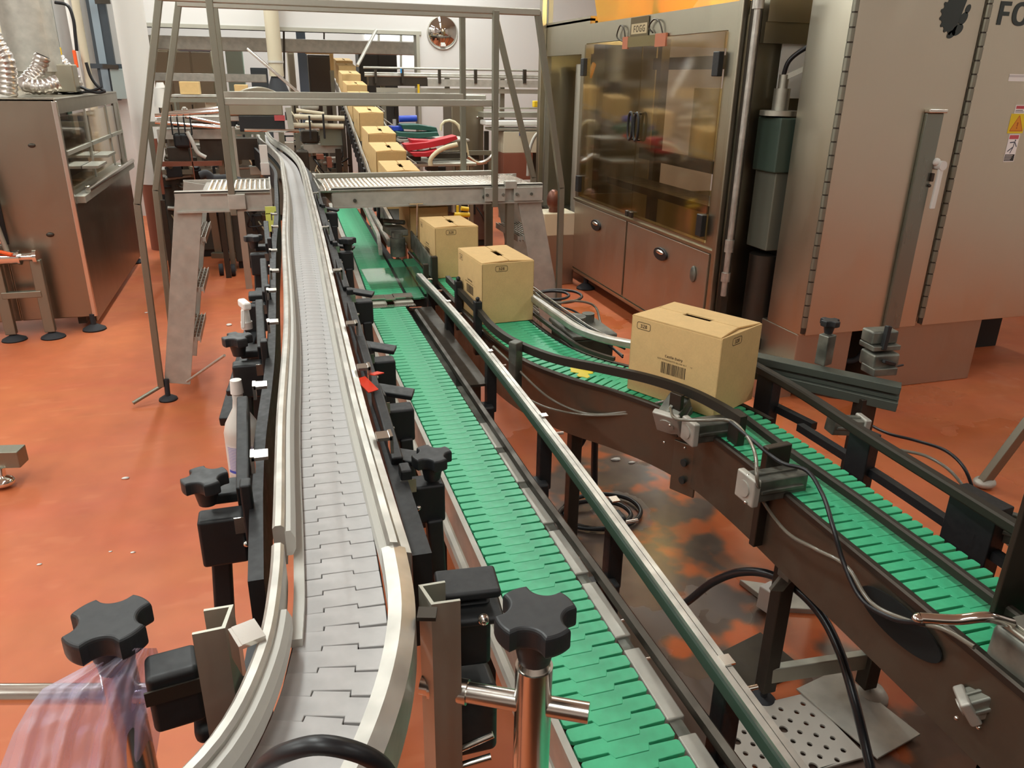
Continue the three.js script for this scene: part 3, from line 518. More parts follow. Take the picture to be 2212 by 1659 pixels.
  leg(1.12, -2.7, 0.62); leg(1.0, -3.9, 0.64); leg(1.6, -0.72, 0.76); leg(1.4, -0.72, 0.76);
  part('foot', [rod([1.12, 0, -2.7], [1.12, 0.06, -2.7], 0.04), rod([1.0, 0, -3.9], [1.0, 0.06, -3.9], 0.04), rod([1.6, 0, -0.72], [1.6, 0.06, -0.72], 0.04), rod([1.4, 0, -0.72], [1.4, 0.06, -0.72], 0.04)], M.rubber, G);
  part('drive_cover', [span(1.15, 1.24, 0.5, 0.84, -3.1, -2.86, 0.01), span(1.24, 1.44, 0.4, 0.86, -3.36, -3.06, 0.012)], std(0x3c3f34, 0.5, 0.5), G);
  part('drive_lid', [span(1.23, 1.45, 0.86, 0.88, -3.37, -3.05, 0.006), rod([1.3, 0.5, -3.05], [1.3, 0.8, -3.05], 0.012), rod([1.3, 0.88, -3.2], [1.3, 0.93, -3.2], 0.05), rod([1.39, 0.88, -3.26], [1.39, 0.92, -3.26], 0.03)], M.dirty, G);
}
{
  const G = thing('end_box', 'stained grey metal box at the end of the carton conveyor with a bright lever', 'gearbox', [1.5, 0.0, -0.75]);
  part('stand_leg', [span(1.36, 1.62, 0.0, 0.75, -0.9, -0.88), span(1.36, 1.37, 0, 0.75, -0.9, -0.4)], M.frameSheet, G);
  part('housing', bx(0.34, 0.17, 0.62, 1.515, 0.835, -0.64, 0, 0.02), M.dirty, G);
  part('lid', [bx(0.33, 0.012, 0.6, 1.515, 0.925, -0.64, 0, 0.005), bar([1.37, 0.934, -0.93], [1.37, 0.934, -0.56], 0.012, 0.006, 0.002)], M.steel, G);
  part('lever', [tube([[1.36, 0.935, -0.92], [1.3, 0.955, -0.93], [1.25, 0.94, -0.955], [1.19, 0.935, -0.985]], 0.0115, 20, 10), ball(0.012, 1.19, 0.935, -0.985, 1.4, 0.8, 1)], M.chrome, G);
  solo('end_plate', [bx(0.34, 0.36, 0.014, 1.6, 1.03, -1.0, -0.1, 0.003), bx(0.03, 0.3, 0.03, 1.72, 0.9, -1.01, 0, 0.003)], M.darkSteel, 'upright dark steel plate behind the metal end box of the carton conveyor', 'plate');
}
{
  const G = thing('incline_conveyor', 'long sloping carton conveyor coming down from the opening in the back wall', 'conveyor', [1.1, 0, -9]);
  const pts = []; for (let z = -5.25; z >= -14; z -= 0.5) pts.push([INX(z), INC(z), z]);
  const dk = std(0x2a2c2a, 0.6);
  part('belt', rail(pts, rect(-0.12, 0.12, -0.03, 0)), dk, G);
  part('side_frame', rail(pts.map(p => [p[0] - 0.15, p[1], p[2]]), rect(-0.012, 0.012, -0.14, 0.02)), M.alloy, G);
  part('side_frame', rail(pts.map(p => [p[0] + 0.16, p[1], p[2]]), rect(-0.012, 0.012, -0.14, 0.02)), M.alloy, G);
  part('guide_rod', tube(pts.slice(2, 15).map(p => [p[0] + 0.2, p[1] + 0.1, p[2]]), 0.007, 40, 6), M.galv, G);
  part('guide_rod', tube(pts.slice(2, 15).map(p => [p[0] - 0.165, p[1] + 0.09, p[2]]), 0.007, 40, 6), M.galv, G);
  for (const i of [3, 5, 7, 9, 11, 13]) {
    const p = pts[i];
    part('rail_arm', [rod([p[0] + 0.16, p[1] - 0.02, p[2]], [p[0] + 0.34, p[1] + 0.0, p[2]], 0.008), rod([p[0] + 0.34, p[1], p[2]], [p[0] + 0.2, p[1] + 0.1, p[2]], 0.007)], M.galv, G);
  }
  for (const i of [2, 6, 10, 14]) { const p = pts[i]; part('leg', [bar([p[0] - 0.17, 0, p[2]], [p[0] - 0.17, p[1] - 0.08, p[2]], 0.05, 0.05), bar([p[0] + 0.18, 0, p[2]], [p[0] + 0.18, p[1] - 0.08, p[2]], 0.05, 0.05)], M.darkSteel, G); }
  part('sprocket_chain', Array.from({ length: 22 }, (_, i) => { const z = -6.2 - i * 0.22; return bx(0.02, 0.14, 0.07, INX(z) - 0.2, INC(z) + 0.0, z, 0, 0.004, 0.12); }), M.black, G);
}

// ------------------------------------------------------------------ cartons
function canvasTex(w, h, draw) {
  const c = document.createElement('canvas'); c.width = w; c.height = h; const x = c.getContext('2d'); draw(x, w, h);
  const t = new THREE.CanvasTexture(c); t.colorSpace = THREE.SRGBColorSpace; t.anisotropy = 8; return t;
}
function decalMat(w, h, draw, rough = 0.8) { return new THREE.MeshStandardMaterial({ map: canvasTex(w, h, draw), transparent: true, roughness: rough }); }
function quad(w, h, o, right, up) {                    // printed sheet centred at o, spanned by unit vectors
  const r = va(right).multiplyScalar(w / 2), u = va(up).multiplyScalar(h / 2), c = va(o);
  const P = [c.clone().sub(r).sub(u), c.clone().add(r).sub(u), c.clone().add(r).add(u), c.clone().sub(r).add(u)];
  const g = new THREE.BufferGeometry(); const idx = [0, 1, 2, 0, 2, 3];
  g.setAttribute('position', new THREE.Float32BufferAttribute(idx.flatMap(i => P[i].toArray()), 3));
  const U = [[0, 0], [1, 0], [1, 1], [0, 1]]; g.setAttribute('uv', new THREE.Float32BufferAttribute(idx.flatMap(i => U[i]), 2));
  g.computeVertexNormals(); return g;
}
const ink = '#3a2c1c';
const numberPrint = decalMat(160, 80, (x, w, h) => {
  x.clearRect(0, 0, w, h); x.strokeStyle = ink; x.lineWidth = 5; x.beginPath(); x.roundRect(8, 8, w - 16, h - 16, 18); x.stroke();
  x.fillStyle = '#4a3a26'; x.font = 'bold 46px sans-serif'; x.textAlign = 'center'; x.textBaseline = 'middle'; x.fillText('328', w / 2, h / 2 + 2);
});
const sidePrint = decalMat(512, 256, (x, w, h) => {
  x.clearRect(0, 0, w, h); x.fillStyle = ink; x.textAlign = 'center';
  x.font = 'bold 40px sans-serif'; x.fillText('Castle Dairy', w * 0.5, 44);
  x.font = '26px sans-serif'; x.fillText('KEEP REFRIGERATED BELOW 40 F', w * 0.46, 84); x.fillText('16', w * 0.95, 86);
  let p = w * 0.2; let s = 7; while (p < w * 0.82) { s = (s * 73 + 11) % 101; const b = 3 + (s % 4) * 2.5; x.fillRect(p, 104, b, 130); p += b + 3 + (s % 5) * 1.6; }
});
const CW = 0.265, CL = 0.385, CH = 0.3;
function makeCarton(printed) {
  const G = new THREE.Group();
  const p = (n, g, m, q = G, uv) => part(n, g, m, q, undefined, uv);
  const wallT = 0.006;
  const body = p('body', [bx(CW, CH - 0.004, wallT, 0, CH / 2, CL / 2 - wallT / 2, 0, 0.002), bx(CW, CH - 0.004, wallT, 0, CH / 2, -CL / 2 + wallT / 2, 0, 0.002),
    bx(wallT, CH - 0.008, CL, CW / 2 - wallT / 2, CH / 2 - 0.002, 0, 0, 0.002), bx(wallT, CH - 0.008, CL, -CW / 2 + wallT / 2, CH / 2 - 0.002, 0, 0, 0.002), bx(CW - 0.01, 0.006, CL - 0.01, 0, 0.003, 0)], M.card);
  for (const s of [-1, 1]) p('inner_flap', bx(CW - 0.014, 0.004, 0.115, 0, CH - 0.0085, s * (CL / 2 - 0.063)), M.card);
  for (const s of [-1, 1]) {
    const a = s * (CW / 2 - 0.001), b = s * 0.003 + 0.012, n = b + s * 0.014, e0 = -CL / 2 + 0.004, e1 = CL / 2 - 0.006;
    // the two top flaps meet off centre round an open hand slot; each is cut back a little at its ends
    const o = [[a, e0], [s * 0.07, e0 + 0.004], [b, e0 + 0.016], [b, -0.058], [n, -0.058], [n, 0.058], [b, 0.058], [b, e1 - 0.02], [s * 0.07, e1 - 0.01], [a, e1]];
    p('top_flap', flat(s < 0 ? o : o.slice().reverse(), 0.0045, 0.001).translate(-a, 0, 0).rotateZ(s * -0.022).translate(a, CH - 0.0048, 0), M.card);
  }
  p('inner_shade', bx(0.08, 0.003, 0.15, 0, CH - 0.03, 0), M.cardShade);  // dark sheet stands in for the shade seen through the hand slot
  if (printed) {
    p('number_print', quad(0.066, 0.033, [-0.035, CH - 0.03, CL / 2 + 0.0006], [1, 0, 0], [0, 1, 0]), numberPrint, body, true);
    p('number_print', quad(0.066, 0.033, [-CW / 2 - 0.0006, CH - 0.035, -CL / 2 + 0.056], [0, 0, 1], [0, 1, 0]), numberPrint, body, true);
    p('side_print', quad(0.17, 0.085, [-CW / 2 - 0.0006, CH - 0.155, 0.005], [0, 0, 1], [0, 1, 0]), sidePrint, body, true);
  }
  return G;
}
const carton = makeCarton(true), plainCarton = makeCarton(false);
function putCarton(proto, pos, ry, rx, label) {
  const c = proto.clone(); c.name = numbered('carton'); c.position.set(...pos); c.rotation.order = 'YXZ'; c.rotation.y = ry; c.rotation.x = rx;
  c.userData = { label, category: 'box', group: 'brown cartons riding the conveyors' }; scene.add(c); return c;
}
putCarton(carton, [1.452, YB + 0.002, -2.395], Math.atan2(0.19, 0.37) , 0, 'large brown carton nearest the camera, turned on the bend of the green conveyor');
putCarton(carton, [1.035, YB + 0.002, -3.645], 0.07, 0, 'brown carton with number facing, second from the camera, just before the bend');
putCarton(carton, [1.01, YB + 0.002, -4.6], 0.05, 0, 'brown carton half hidden behind the second one, in front of the crossover platform');
putCarton(plainCarton, [1.0, YB + 0.002, -5.36], 0.03, 0, 'brown carton in shadow directly under the crossover platform');
{
  const words = ['lowest brown carton on the slope, only its top showing over the platform edge', 'brown carton on the slope beside the red pads', 'brown carton on the slope beside the green and blue pads', 'brown carton on the slope just under the double handrail', 'brown carton on the slope just above the double handrail',
    'sixth carton up the slope, above the handrail', 'seventh carton up the slope, small and partly covered', 'eighth carton up the slope, near the wall opening', 'topmost brown carton on the slope, in the wall opening'];
  [-6.25, -6.98, -7.75, -8.9, -10.05, -11.0, -12.1, -13.05, -13.75].forEach((z, i) => putCarton(plainCarton, [INX(z), INC(z) + 0.012, z - 0.15], 0.045, Math.atan(0.122), words[i]));
}

// ------------------------------------------------------------------ side stand with bar and clamp
{
  const G = thing('clamp_stand', 'grey slotted bar on a square post carrying a clamp head, beside the big carton', 'stand', [2.05, 0, -2.2]);
  const a = [1.74, 0.955, -2.42], b = [2.12, 0.925, -2.06];
  part('slotted_bar', [bar(a, b, 0.06, 0.03, 0.003), bar([1.745, 0.925, -2.41], [2.115, 0.895, -2.055], 0.05, 0.012), bar([1.74, 0.9, -2.41], [2.11, 0.868, -2.05], 0.07, 0.035, 0.003)], std(0x5d625a, 0.5, 0.6), G);
  part('post', [bar([2.03, 0, -2.12], [2.03, 0.88, -2.12], 0.07, 0.05, 0.004), rod([2.03, 0, -2.12], [2.03, 0.015, -2.12], 0.09)], M.darkSteel, G);
  const kp = part('knob_post', [bx(0.05, 0.12, 0.045, 1.965, 1.01, -2.3, 0.3, 0.005), rod([1.965, 1.07, -2.3], [1.965, 1.09, -2.3], 0.012)], M.dirty, G);
  piece('star_knob', knobSmall, M.blackSoft, kp, [1.965, 1.075, -2.3], 0.2);
  const ch = part('clamp_head', [bx(0.11, 0.05, 0.07, 2.15, 1.07, -2.24, -0.1, 0.008), bx(0.115, 0.02, 0.09, 2.15, 1.035, -2.23, -0.1, 0.004), bx(0.11, 0.06, 0.09, 2.15, 0.985, -2.22, -0.1, 0.01), bx(0.1, 0.03, 0.08, 2.14, 0.95, -2.2, -0.1, 0.004)], M.dirty, G);
  part('lever', [bar([2.145, 1.12, -2.2], [2.13, 1.03, -2.19], 0.02, 0.02, 0.004), bar([2.12, 0.995, -2.165], [2.18, 0.975, -2.17], 0.014, 0.014, 0.003), rod([2.19, 0.955, -2.19], [2.25, 0.955, -2.2], 0.004)], M.black, ch);
}
{
  const G = thing('tripod_frame', 'grey tilted frame leg with a triangular gusset at the right edge', 'frame', [3.6, 0, -2.7]);
  part('leg', bar([3.4, 0.01, -2.66], [3.72, 0.98, -2.5], 0.06, 0.04, 0.004), M.tubeSteel, G);
  part('leg', bar([4.4, 0.01, -2.2], [3.85, 0.98, -2.42], 0.06, 0.04, 0.004), M.tubeSteel, G);
  part('gusset', bar([3.52, 0.5, -2.6], [4.1, 0.5, -2.4], 0.01, 0.2), M.tubeSteel, G);
  part('cross_bar', bar([3.6, 0.98, -2.55], [3.95, 0.98, -2.4], 0.06, 0.04, 0.004), M.tubeSteel, G);
  part('foot', [ball(0.05, 3.42, 0.03, -2.66, 1.2, 0.6, 1), ball(0.05, 4.4, 0.03, -2.2, 1.2, 0.6, 1)], M.galv, G);
}

// ------------------------------------------------------------------ crossover platform with stairs and handrails
{
  const G = thing('crossover_platform', 'metal crossover platform with handrails and steep stairs spanning the conveyors', 'platform', [0.6, 0, -5.3]);
  const Z0 = -5.0, Z1 = -5.6, YP = 1.3, T = 0.038;
  const tb = (n, pts) => { for (let i = 0; i + 1 < pts.length; i++) part(n, bar(pts[i], pts[i + 1], T, T, 0.004, 0.012), M.tubeSteel, G); };
  // near and far rails
  for (const [z, near] of [[Z0, 1], [Z1, 0]]) {
    const yt = near ? 2.335 : 2.35, xl = near ? -0.478 : -0.43, xr = near ? 1.685 : 1.58;
    part('handrail', bar([xl, yt, z], [xr, yt, z], 0.045, T, 0.005, 0.02), M.steel, G);
    part('mid_rail', bar([-0.23, near ? 1.805 : 1.83, z], [near ? 1.395 : 1.35, near ? 1.805 : 1.83, z], 0.045, 0.04, 0.005), M.steel, G);
    if (near) part('toe_rail', bar([0.27, 1.378, z], [1.395, 1.378, z], 0.03, 0.03, 0.005), M.steel, G);
    const px = near ? 1.41 : 1.35;
    part('rail_post', bar([px, YP - 0.14, z + 0.02 * near], [px, yt, z + 0.02 * near], T, T, 0.004), M.tubeSteel, G);
    part('rail_post', bar([-0.225, YP - 0.14, z + 0.02 * near], [-0.225, yt, z + 0.02 * near], T, T, 0.004), M.tubeSteel, G);
    // stair rails: slope from the corner to the foot of the stairs
    tb('stair_rail', [[xl, yt, z], [near ? -0.752 : -0.72, 1.24, z], [near ? -0.785 : -0.76, 0.1, z]]);
    tb('stair_rail', [[xr, yt, z], [1.885, 1.27, z], [1.9, 0.0, z]]);
    part('rail_bracket', [bx(0.1, 0.09, 0.02, -0.2, YP - 0.06, z + 0.03 * near, 0, 0.004), bx(0.14, 0.09, 0.02, px, YP - 0.06, z + 0.025 * near, 0, 0.004)], M.galv, G);
  }
  // deck: left piece, right piece, gap for the grey conveyor
  const deckMap = std(0xb9b4aa, 0.4, 0.9, { roughnessMap: blotchRough });
  const dl = part('deck', span(-0.4, -0.0, YP - 0.022, YP - 0.012, Z0 + 0.01, Z1), deckMap, G);
  const dr = part('deck', span(0.29, 1.72, YP - 0.022, YP - 0.012, Z0 + 0.01, Z1), deckMap, G);
  const dimples = (x0, x1, parent) => {
    const g = prep(new THREE.CylinderGeometry(0.007, 0.013, 0.012, 7, 1)), list = [];
    let row = 0; for (let x = x0 + 0.02; x < x1 - 0.01; x += 0.03, row++) for (let z = Z0 - 0.03 - (row % 2) * 0.015; z > Z1 + 0.02; z -= 0.03) list.push(g.clone().translate(x, YP - 0.006, z));
    const m = part('grip_studs', list, M.bright, parent); m.userData.kind = 'stuff';
  };
  dimples(-0.38, 0, dl); dimples(0.31, 1.7, dr);
  for (const [x0, x1] of [[-0.545, -0.005], [0.365, 1.75]]) {
    part('edge_beam', [span(x0, x1, YP - 0.12, YP, Z0 - 0.006, Z0 + 0.006), span(x0, x1, YP - 0.12, YP - 0.11, Z0 - 0.05, Z0 + 0.02), span(x0, x1, YP - 0.006, YP + 0.004, Z0 - 0.04, Z0 + 0.006)], M.galv, G);
    part('edge_beam', span(x0, x1, YP - 0.12, YP, Z1 - 0.006, Z1 + 0.006), M.galv, G);
  }
  part('end_plate', span(-0.005, 0.003, YP - 0.14, YP + 0.01, Z0 + 0.02, Z1), M.galv, G);
  part('end_plate', [span(0.285, 0.293, YP - 0.1, YP + 0.005, Z0 + 0.02, Z1), bar([0.29, YP, Z1], [0.37, YP - 0.06, Z0], 0.02, 0.06)], M.galv, G);
  for (const x of [0.5, 1.34]) part('bolt', [rod([x, YP - 0.075, Z0 + 0.006], [x, YP - 0.075, Z0 + 0.016], 0.012, 0.012, 6)], M.dirty, G);
  for (const x of [1.355, 1.465, 1.56, 1.66]) part('bolt', [rod([x, YP - 0.06, Z0 + 0.035], [x, YP - 0.06, Z0 + 0.045], 0.011, 0.011, 6)], M.dirty, G);
  part('corner_bracket', [bx(0.2, 0.09, 0.012, 1.64, YP - 0.06, Z0 + 0.028, 0, 0.003), bx(0.08, 0.05, 0.05, 1.52, YP + 0.0, Z0 + 0.01, 0, 0.004)], M.galv, G);
  part('hook_hanger', [bx(0.09, 0.006, 0.03, 0.88, YP - 0.1, Z0 + 0.04, 0.1), rod([0.89, YP - 0.1, Z0 + 0.04], [0.885, 0.98, Z0 + 0.03], 0.006)], M.bright, G);
  // stairs
  const stringer = (xt, xb, z0, w, yb, z = z0 + (z0 === Z0 ? -0.016 : 0.016)) => bar([xt, YP - 0.02, z], [xb, yb, z], w, 0.012, 0.002);
  for (const z of [Z0, Z1]) {
    part('stair_stringer', stringer(-0.465, -0.69, z, 0.155, 0.1), M.galv, G);
    part('stair_stringer', stringer(1.64, 1.93, z, 0.16, 0.0), M.galv, G);
    part('foot', [rod([-0.756, 0.02, z], [-0.75, 0.14, z], 0.016), lathe([[0, 0.03], [0.03, 0.028], [0.055, 0.012], [0.058, 0], [0, 0]], -0.756, 0, z)], M.rubber, G);
  }
  part('foot_bar', [rod([-0.95, 0.03, Z0 + 0.08], [-0.78, 0.1, Z0], 0.012)], M.tubeSteel, G);
  part('platform_leg', [bar([1.53, 0, Z0 - 0.03], [1.53, YP - 0.12, Z0 - 0.03], 0.05, 0.05), bar([1.53, 0, Z1 + 0.03], [1.53, YP - 0.12, Z1 + 0.03], 0.05, 0.05)], M.tubeSteel, G);
  const tread = (x, y) => {
    const g = []; for (let i = 0; i < 9; i++) g.push(span(x - 0.09 + i * 0.0225, x - 0.086 + i * 0.0225, y - 0.04, y, Z0 - 0.02, Z1 + 0.02));
    for (let i = 0; i < 8; i++) g.push(span(x - 0.09, x + 0.092, y - 0.03, y - 0.004, Z0 - 0.03 - i * 0.074, Z0 - 0.034 - i * 0.074));
    return g;
  };
  for (const [x, y] of [[-0.5, 1.03], [-0.55, 0.72], [-0.61, 0.4]]) part('stair_tread', tread(x, y), M.galv, G);
  for (const [x, y] of [[1.68, 0.95], [1.75, 0.66], [1.82, 0.36]]) part('stair_tread', tread(x, y), M.galv, G);
  solo('thin_rod', rod([-0.62, 0.14, -4.93], [-0.35, 0.42, -4.55], 0.008), M.galv, 'thin bare steel rod leaning from the stair foot to the grey conveyor', 'rod');
}

// ------------------------------------------------------------------ big stainless packing machine on the right: glazed enclosure
const droid = await new FontLoader().loadAsync('fonts/droid/droid_sans_bold.typeface.json');
{
  const X = 2.88, ZA = -7.24, ZB = -4.6, Y0 = 0.14, Y1 = 2.42, XB = 4.7;
  const G = thing('glazed_packing_machine', 'tall stainless packing machine with two large glass doors and oval handles', 'machine', [3.6, 0, -6]);
  const dz = [-7.13, -5.93, -4.74];                 // door bounds
  part('front_frame', [span(X, X + 0.05, 2.26, Y1, ZA, ZB), span(X, X + 0.05, Y0, 0.9, ZA, ZB), span(X, X + 0.05, 0.9, 2.26, ZA, dz[0]), span(X, X + 0.05, 0.9, 2.26, dz[2], ZB)], M.machine, G);
  part('side_panel', [span(X, XB, Y0, Y1, ZB - 0.04, ZB), span(X + 0.05, XB, Y0, 0.9, ZA, ZA + 0.03), span(X + 0.05, XB, 2.26, Y1, ZA, ZA + 0.03)], M.machine, G);
  part('back_panel', span(XB - 0.03, XB, Y0, Y1, ZA, ZB), M.interior, G);
  part('floor_pan', span(X, XB, Y0, Y0 + 0.04, ZA, ZB), M.interior, G);
  for (let i = 0; i < 2; i++) {
    const a = dz[i] + 0.006, b = dz[i + 1] - 0.006;
    const d = part('glass_door', span(X - 0.016, X - 0.006, 0.9, 2.25, a, b), M.glass, G);
    const hz = i ? a + 0.03 : b - 0.03;
    part('door_handle', [tube([[0, 1.53], [0, 1.69], [0.03, 1.715], [0.06, 1.69], [0.06, 1.53], [0.03, 1.505]].map(([dz, y]) => [X - 0.05, y, hz + (i ? dz - 0.01 : dz - 0.05)]), 0.011, 48, 8, true), rod([X - 0.05, 1.71, hz + (i ? 0.02 : -0.02)], [X - 0.01, 1.71, hz + (i ? 0.02 : -0.02)], 0.008), rod([X - 0.05, 1.51, hz + (i ? 0.02 : -0.02)], [X - 0.01, 1.51, hz + (i ? 0.02 : -0.02)], 0.008)], M.black, d);
    const oz = i ? b - 0.03 : a + 0.03;
    for (const y of [1.02, 2.06]) part('door_hinge', bx(0.04, 0.15, 0.075, X - 0.03, y, oz, 0, 0.006), M.black, d);
    part('door_latch', bx(0.03, 0.05, 0.05, X - 0.03, 0.915, hz, 0, 0.008), M.darkSteel, d);
  }
  // lower doors with a sloping upper gap
  const low = [[ZA + 0.03, -6.02], [-5.98, ZB - 0.06]];
  low.forEach(([a, b], i) => {
    const d = part('lower_door', span(X - 0.014, X, 0.19, 0.84 - i * 0.0, a, b, 0.004), M.machineWarm, G);
    const s = new THREE.Shape(); s.absellipse(0, 0, 0.1, 0.045, 0, Math.PI * 2);
    part('oval_pull', new THREE.ExtrudeGeometry(s, { depth: 0.012, bevelEnabled: true, bevelSize: 0.004, bevelThickness: 0.004, bevelSegments: 2, curveSegments: 20 }).rotateY(-Math.PI / 2).translate(X - 0.016, 0.7, (a + b) / 2 - 0.02), M.black, d);
    part('pull_grip', ball(0.05, X - 0.032, 0.715, (a + b) / 2 - 0.02, 0.25, 0.35, 1.2), M.bright, d);
  });
  part('lock', [ball(0.06, X - 0.02, 0.66, -4.83, 0.3, 1, 0.6)], M.dirty, G);
  part('seam_trim', [span(X - 0.018, X, 0.85, 0.87, ZA, ZB), span(X - 0.018, X, 0.16, 0.18, ZA, ZB)], M.machine, G);
  part('foot', [rod([X + 0.06, 0, -7.0], [X + 0.06, 0.16, -7.0], 0.025), lathe([[0, 0.06], [0.04, 0.05], [0.09, 0.015], [0.095, 0], [0, 0]], X + 0.06, 0, -7.0)], M.rubber, G);
  part('foot', [rod([X + 0.1, 0, -4.8], [X + 0.1, 0.16, -4.8], 0.025), lathe([[0, 0.06], [0.04, 0.05], [0.09, 0.015], [0.095, 0], [0, 0]], X + 0.1, 0, -4.8)], M.rubber, G);
  part('foot', [rod([XB - 0.1, 0, -7.0], [XB - 0.1, 0.16, -7.0], 0.03), rod([XB - 0.1, 0, -4.8], [XB - 0.1, 0.16, -4.8], 0.03), rod([XB - 0.1, 0, -7.0], [XB - 0.1, 0.02, -7.0], 0.09), rod([XB - 0.1, 0, -4.8], [XB - 0.1, 0.02, -4.8], 0.09)], M.rubber, G);
  // what stands inside, seen through the glass
  part('inner_frame', [bar([3.5, 0.2, -6.8], [3.5, 2.3, -6.8], 0.08, 0.08), bar([3.5, 0.2, -5.3], [3.5, 2.3, -5.3], 0.08, 0.08), bar([3.5, 1.3, -7.1], [3.5, 1.3, -4.8], 0.06, 0.1), bar([3.3, 1.05, -7.1], [3.3, 1.05, -4.8], 0.3, 0.06), bar([3.6, 2.1, -7.1], [3.6, 2.1, -4.8], 0.1, 0.1)], M.darkSteel, G);
  part('filler_head', [rod([3.75, 1.3, -6.4], [3.75, 1.9, -6.4], 0.12), rod([3.75, 1.3, -5.8], [3.75, 1.9, -5.8], 0.12), bx(0.4, 0.25, 0.5, 3.9, 1.2, -5.2)], M.steel, G);
  // sign plate and tape over the doors
  const signMat = decalMat(256, 160, (x, w, h) => { x.fillStyle = '#5f5235'; x.fillRect(0, 0, w, h); x.fillStyle = '#b9a884'; x.fillRect(14, 44, w - 34, 70); x.fillStyle = '#4d4128'; x.font = 'bold 62px sans-serif'; x.textAlign = 'center'; x.textBaseline = 'middle'; x.fillText('FOGG', w / 2, 80); });
  part('name_plate', quad(0.32, 0.17, [X - 0.008, 2.33, -6.03], [0, 0, 1], [0, 1, 0]), signMat, G, undefined, true);
  part('tape_strip', [span(X - 0.02, X - 0.004, 2.2, 2.275, -6.2, -5.72)], std(0x6f6236, 0.6), G);
  part('tape_end', [span(X - 0.021, X - 0.005, 2.19, 2.28, -6.3, -6.2), span(X - 0.021, X - 0.005, 2.19, 2.28, -5.72, -5.55)], std(0xb26a4a, 0.6), G);
  part('wire_loop', [tube([[X - 0.012, 2.24, -6.28], [X - 0.02, 2.29, -6.42], [X - 0.02, 2.37, -6.36], [X - 0.02, 2.33, -6.28], [X - 0.012, 2.27, -6.27]], 0.006, 24, 6), tube([[X - 0.012, 2.28, -5.62], [X - 0.02, 2.35, -5.66], [X - 0.02, 2.38, -5.76], [X - 0.02, 2.33, -5.84], [X - 0.012, 2.29, -5.78]], 0.006, 24, 6)], M.darkSteel, G);
  // corner tubes
  part('corner_post', [bar([X - 0.005, Y0, ZB + 0.02], [X - 0.005, 3.1, ZB + 0.02], 0.05, 0.05, 0.01)], M.machine, G);
  part('corner_post', [bar([X + 0.04, Y0, ZB + 0.09], [X + 0.04, 3.1, ZB + 0.09], 0.05, 0.05)], M.darkSteel, G);
  part('pipe', [rod([X + 0.0, 0.6, ZB + 0.16], [X + 0.0, 2.42, ZB + 0.16], 0.02), rod([X + 0.0, 2.36, ZB + 0.16], [X + 0.0, 2.44, ZB + 0.16], 0.034), rod([X, 0.9, ZB + 0.16], [X, 0.98, ZB + 0.16], 0.03), rod([X, 0.7, ZB + 0.16], [X, 0.76, ZB + 0.16], 0.03)], M.alloy, G);
  // amber guard above, lit from within by an unseen lamp tube
  const amber = phys(0xffdf7a, 0.4, 0, { transmission: 0.6, thickness: 0 });
  part('amber_panel', [span(X + 0.34, X + 0.35, Y1, 3.25, ZA, -5.02), span(X + 0.34, XB, 3.24, 3.25, ZA, ZB)], amber, G);
  part('amber_sheet', bx(0.012, 0.5, 1.6, X + 0.22, 2.62, -6.4, 0.16, 0, 0, 0.25), amber, G);
  part('guard_frame', [bar([X + 0.3, Y1, ZA + 0.9], [X + 0.3, 3.3, ZA + 0.9], 0.05, 0.1), bar([X + 0.32, Y1 + 0.01, ZA], [X + 0.32, Y1 + 0.01, ZB], 0.05, 0.03)], M.steel, G);
  part('unseen_lamp_tube', rod([X + 0.9, 3.0, ZA + 0.3], [X + 0.9, 3.0, ZB - 0.5], 0.03), new THREE.MeshStandardMaterial({ color: 0xffffff, emissive: AMBER, emissiveIntensity: 6 }), G);
  const L = new THREE.RectAreaLight(AMBER, 30, 0.06, 1.6); L.position.set(X + 0.86, 3.0, -5.95); L.rotation.set(0, Math.PI / 2, 0); L.lookAt(X, 2.75, -5.95); scene.add(L);  // unseen, placed to light the amber panels from behind
  const D = new THREE.RectAreaLight(AMBER, 26, 0.06, 1.6); D.position.set(X + 0.9, 2.95, -5.95); D.rotation.x = -Math.PI / 2; scene.add(D);  // out of view, placed to light the inside of the glazed machine
}
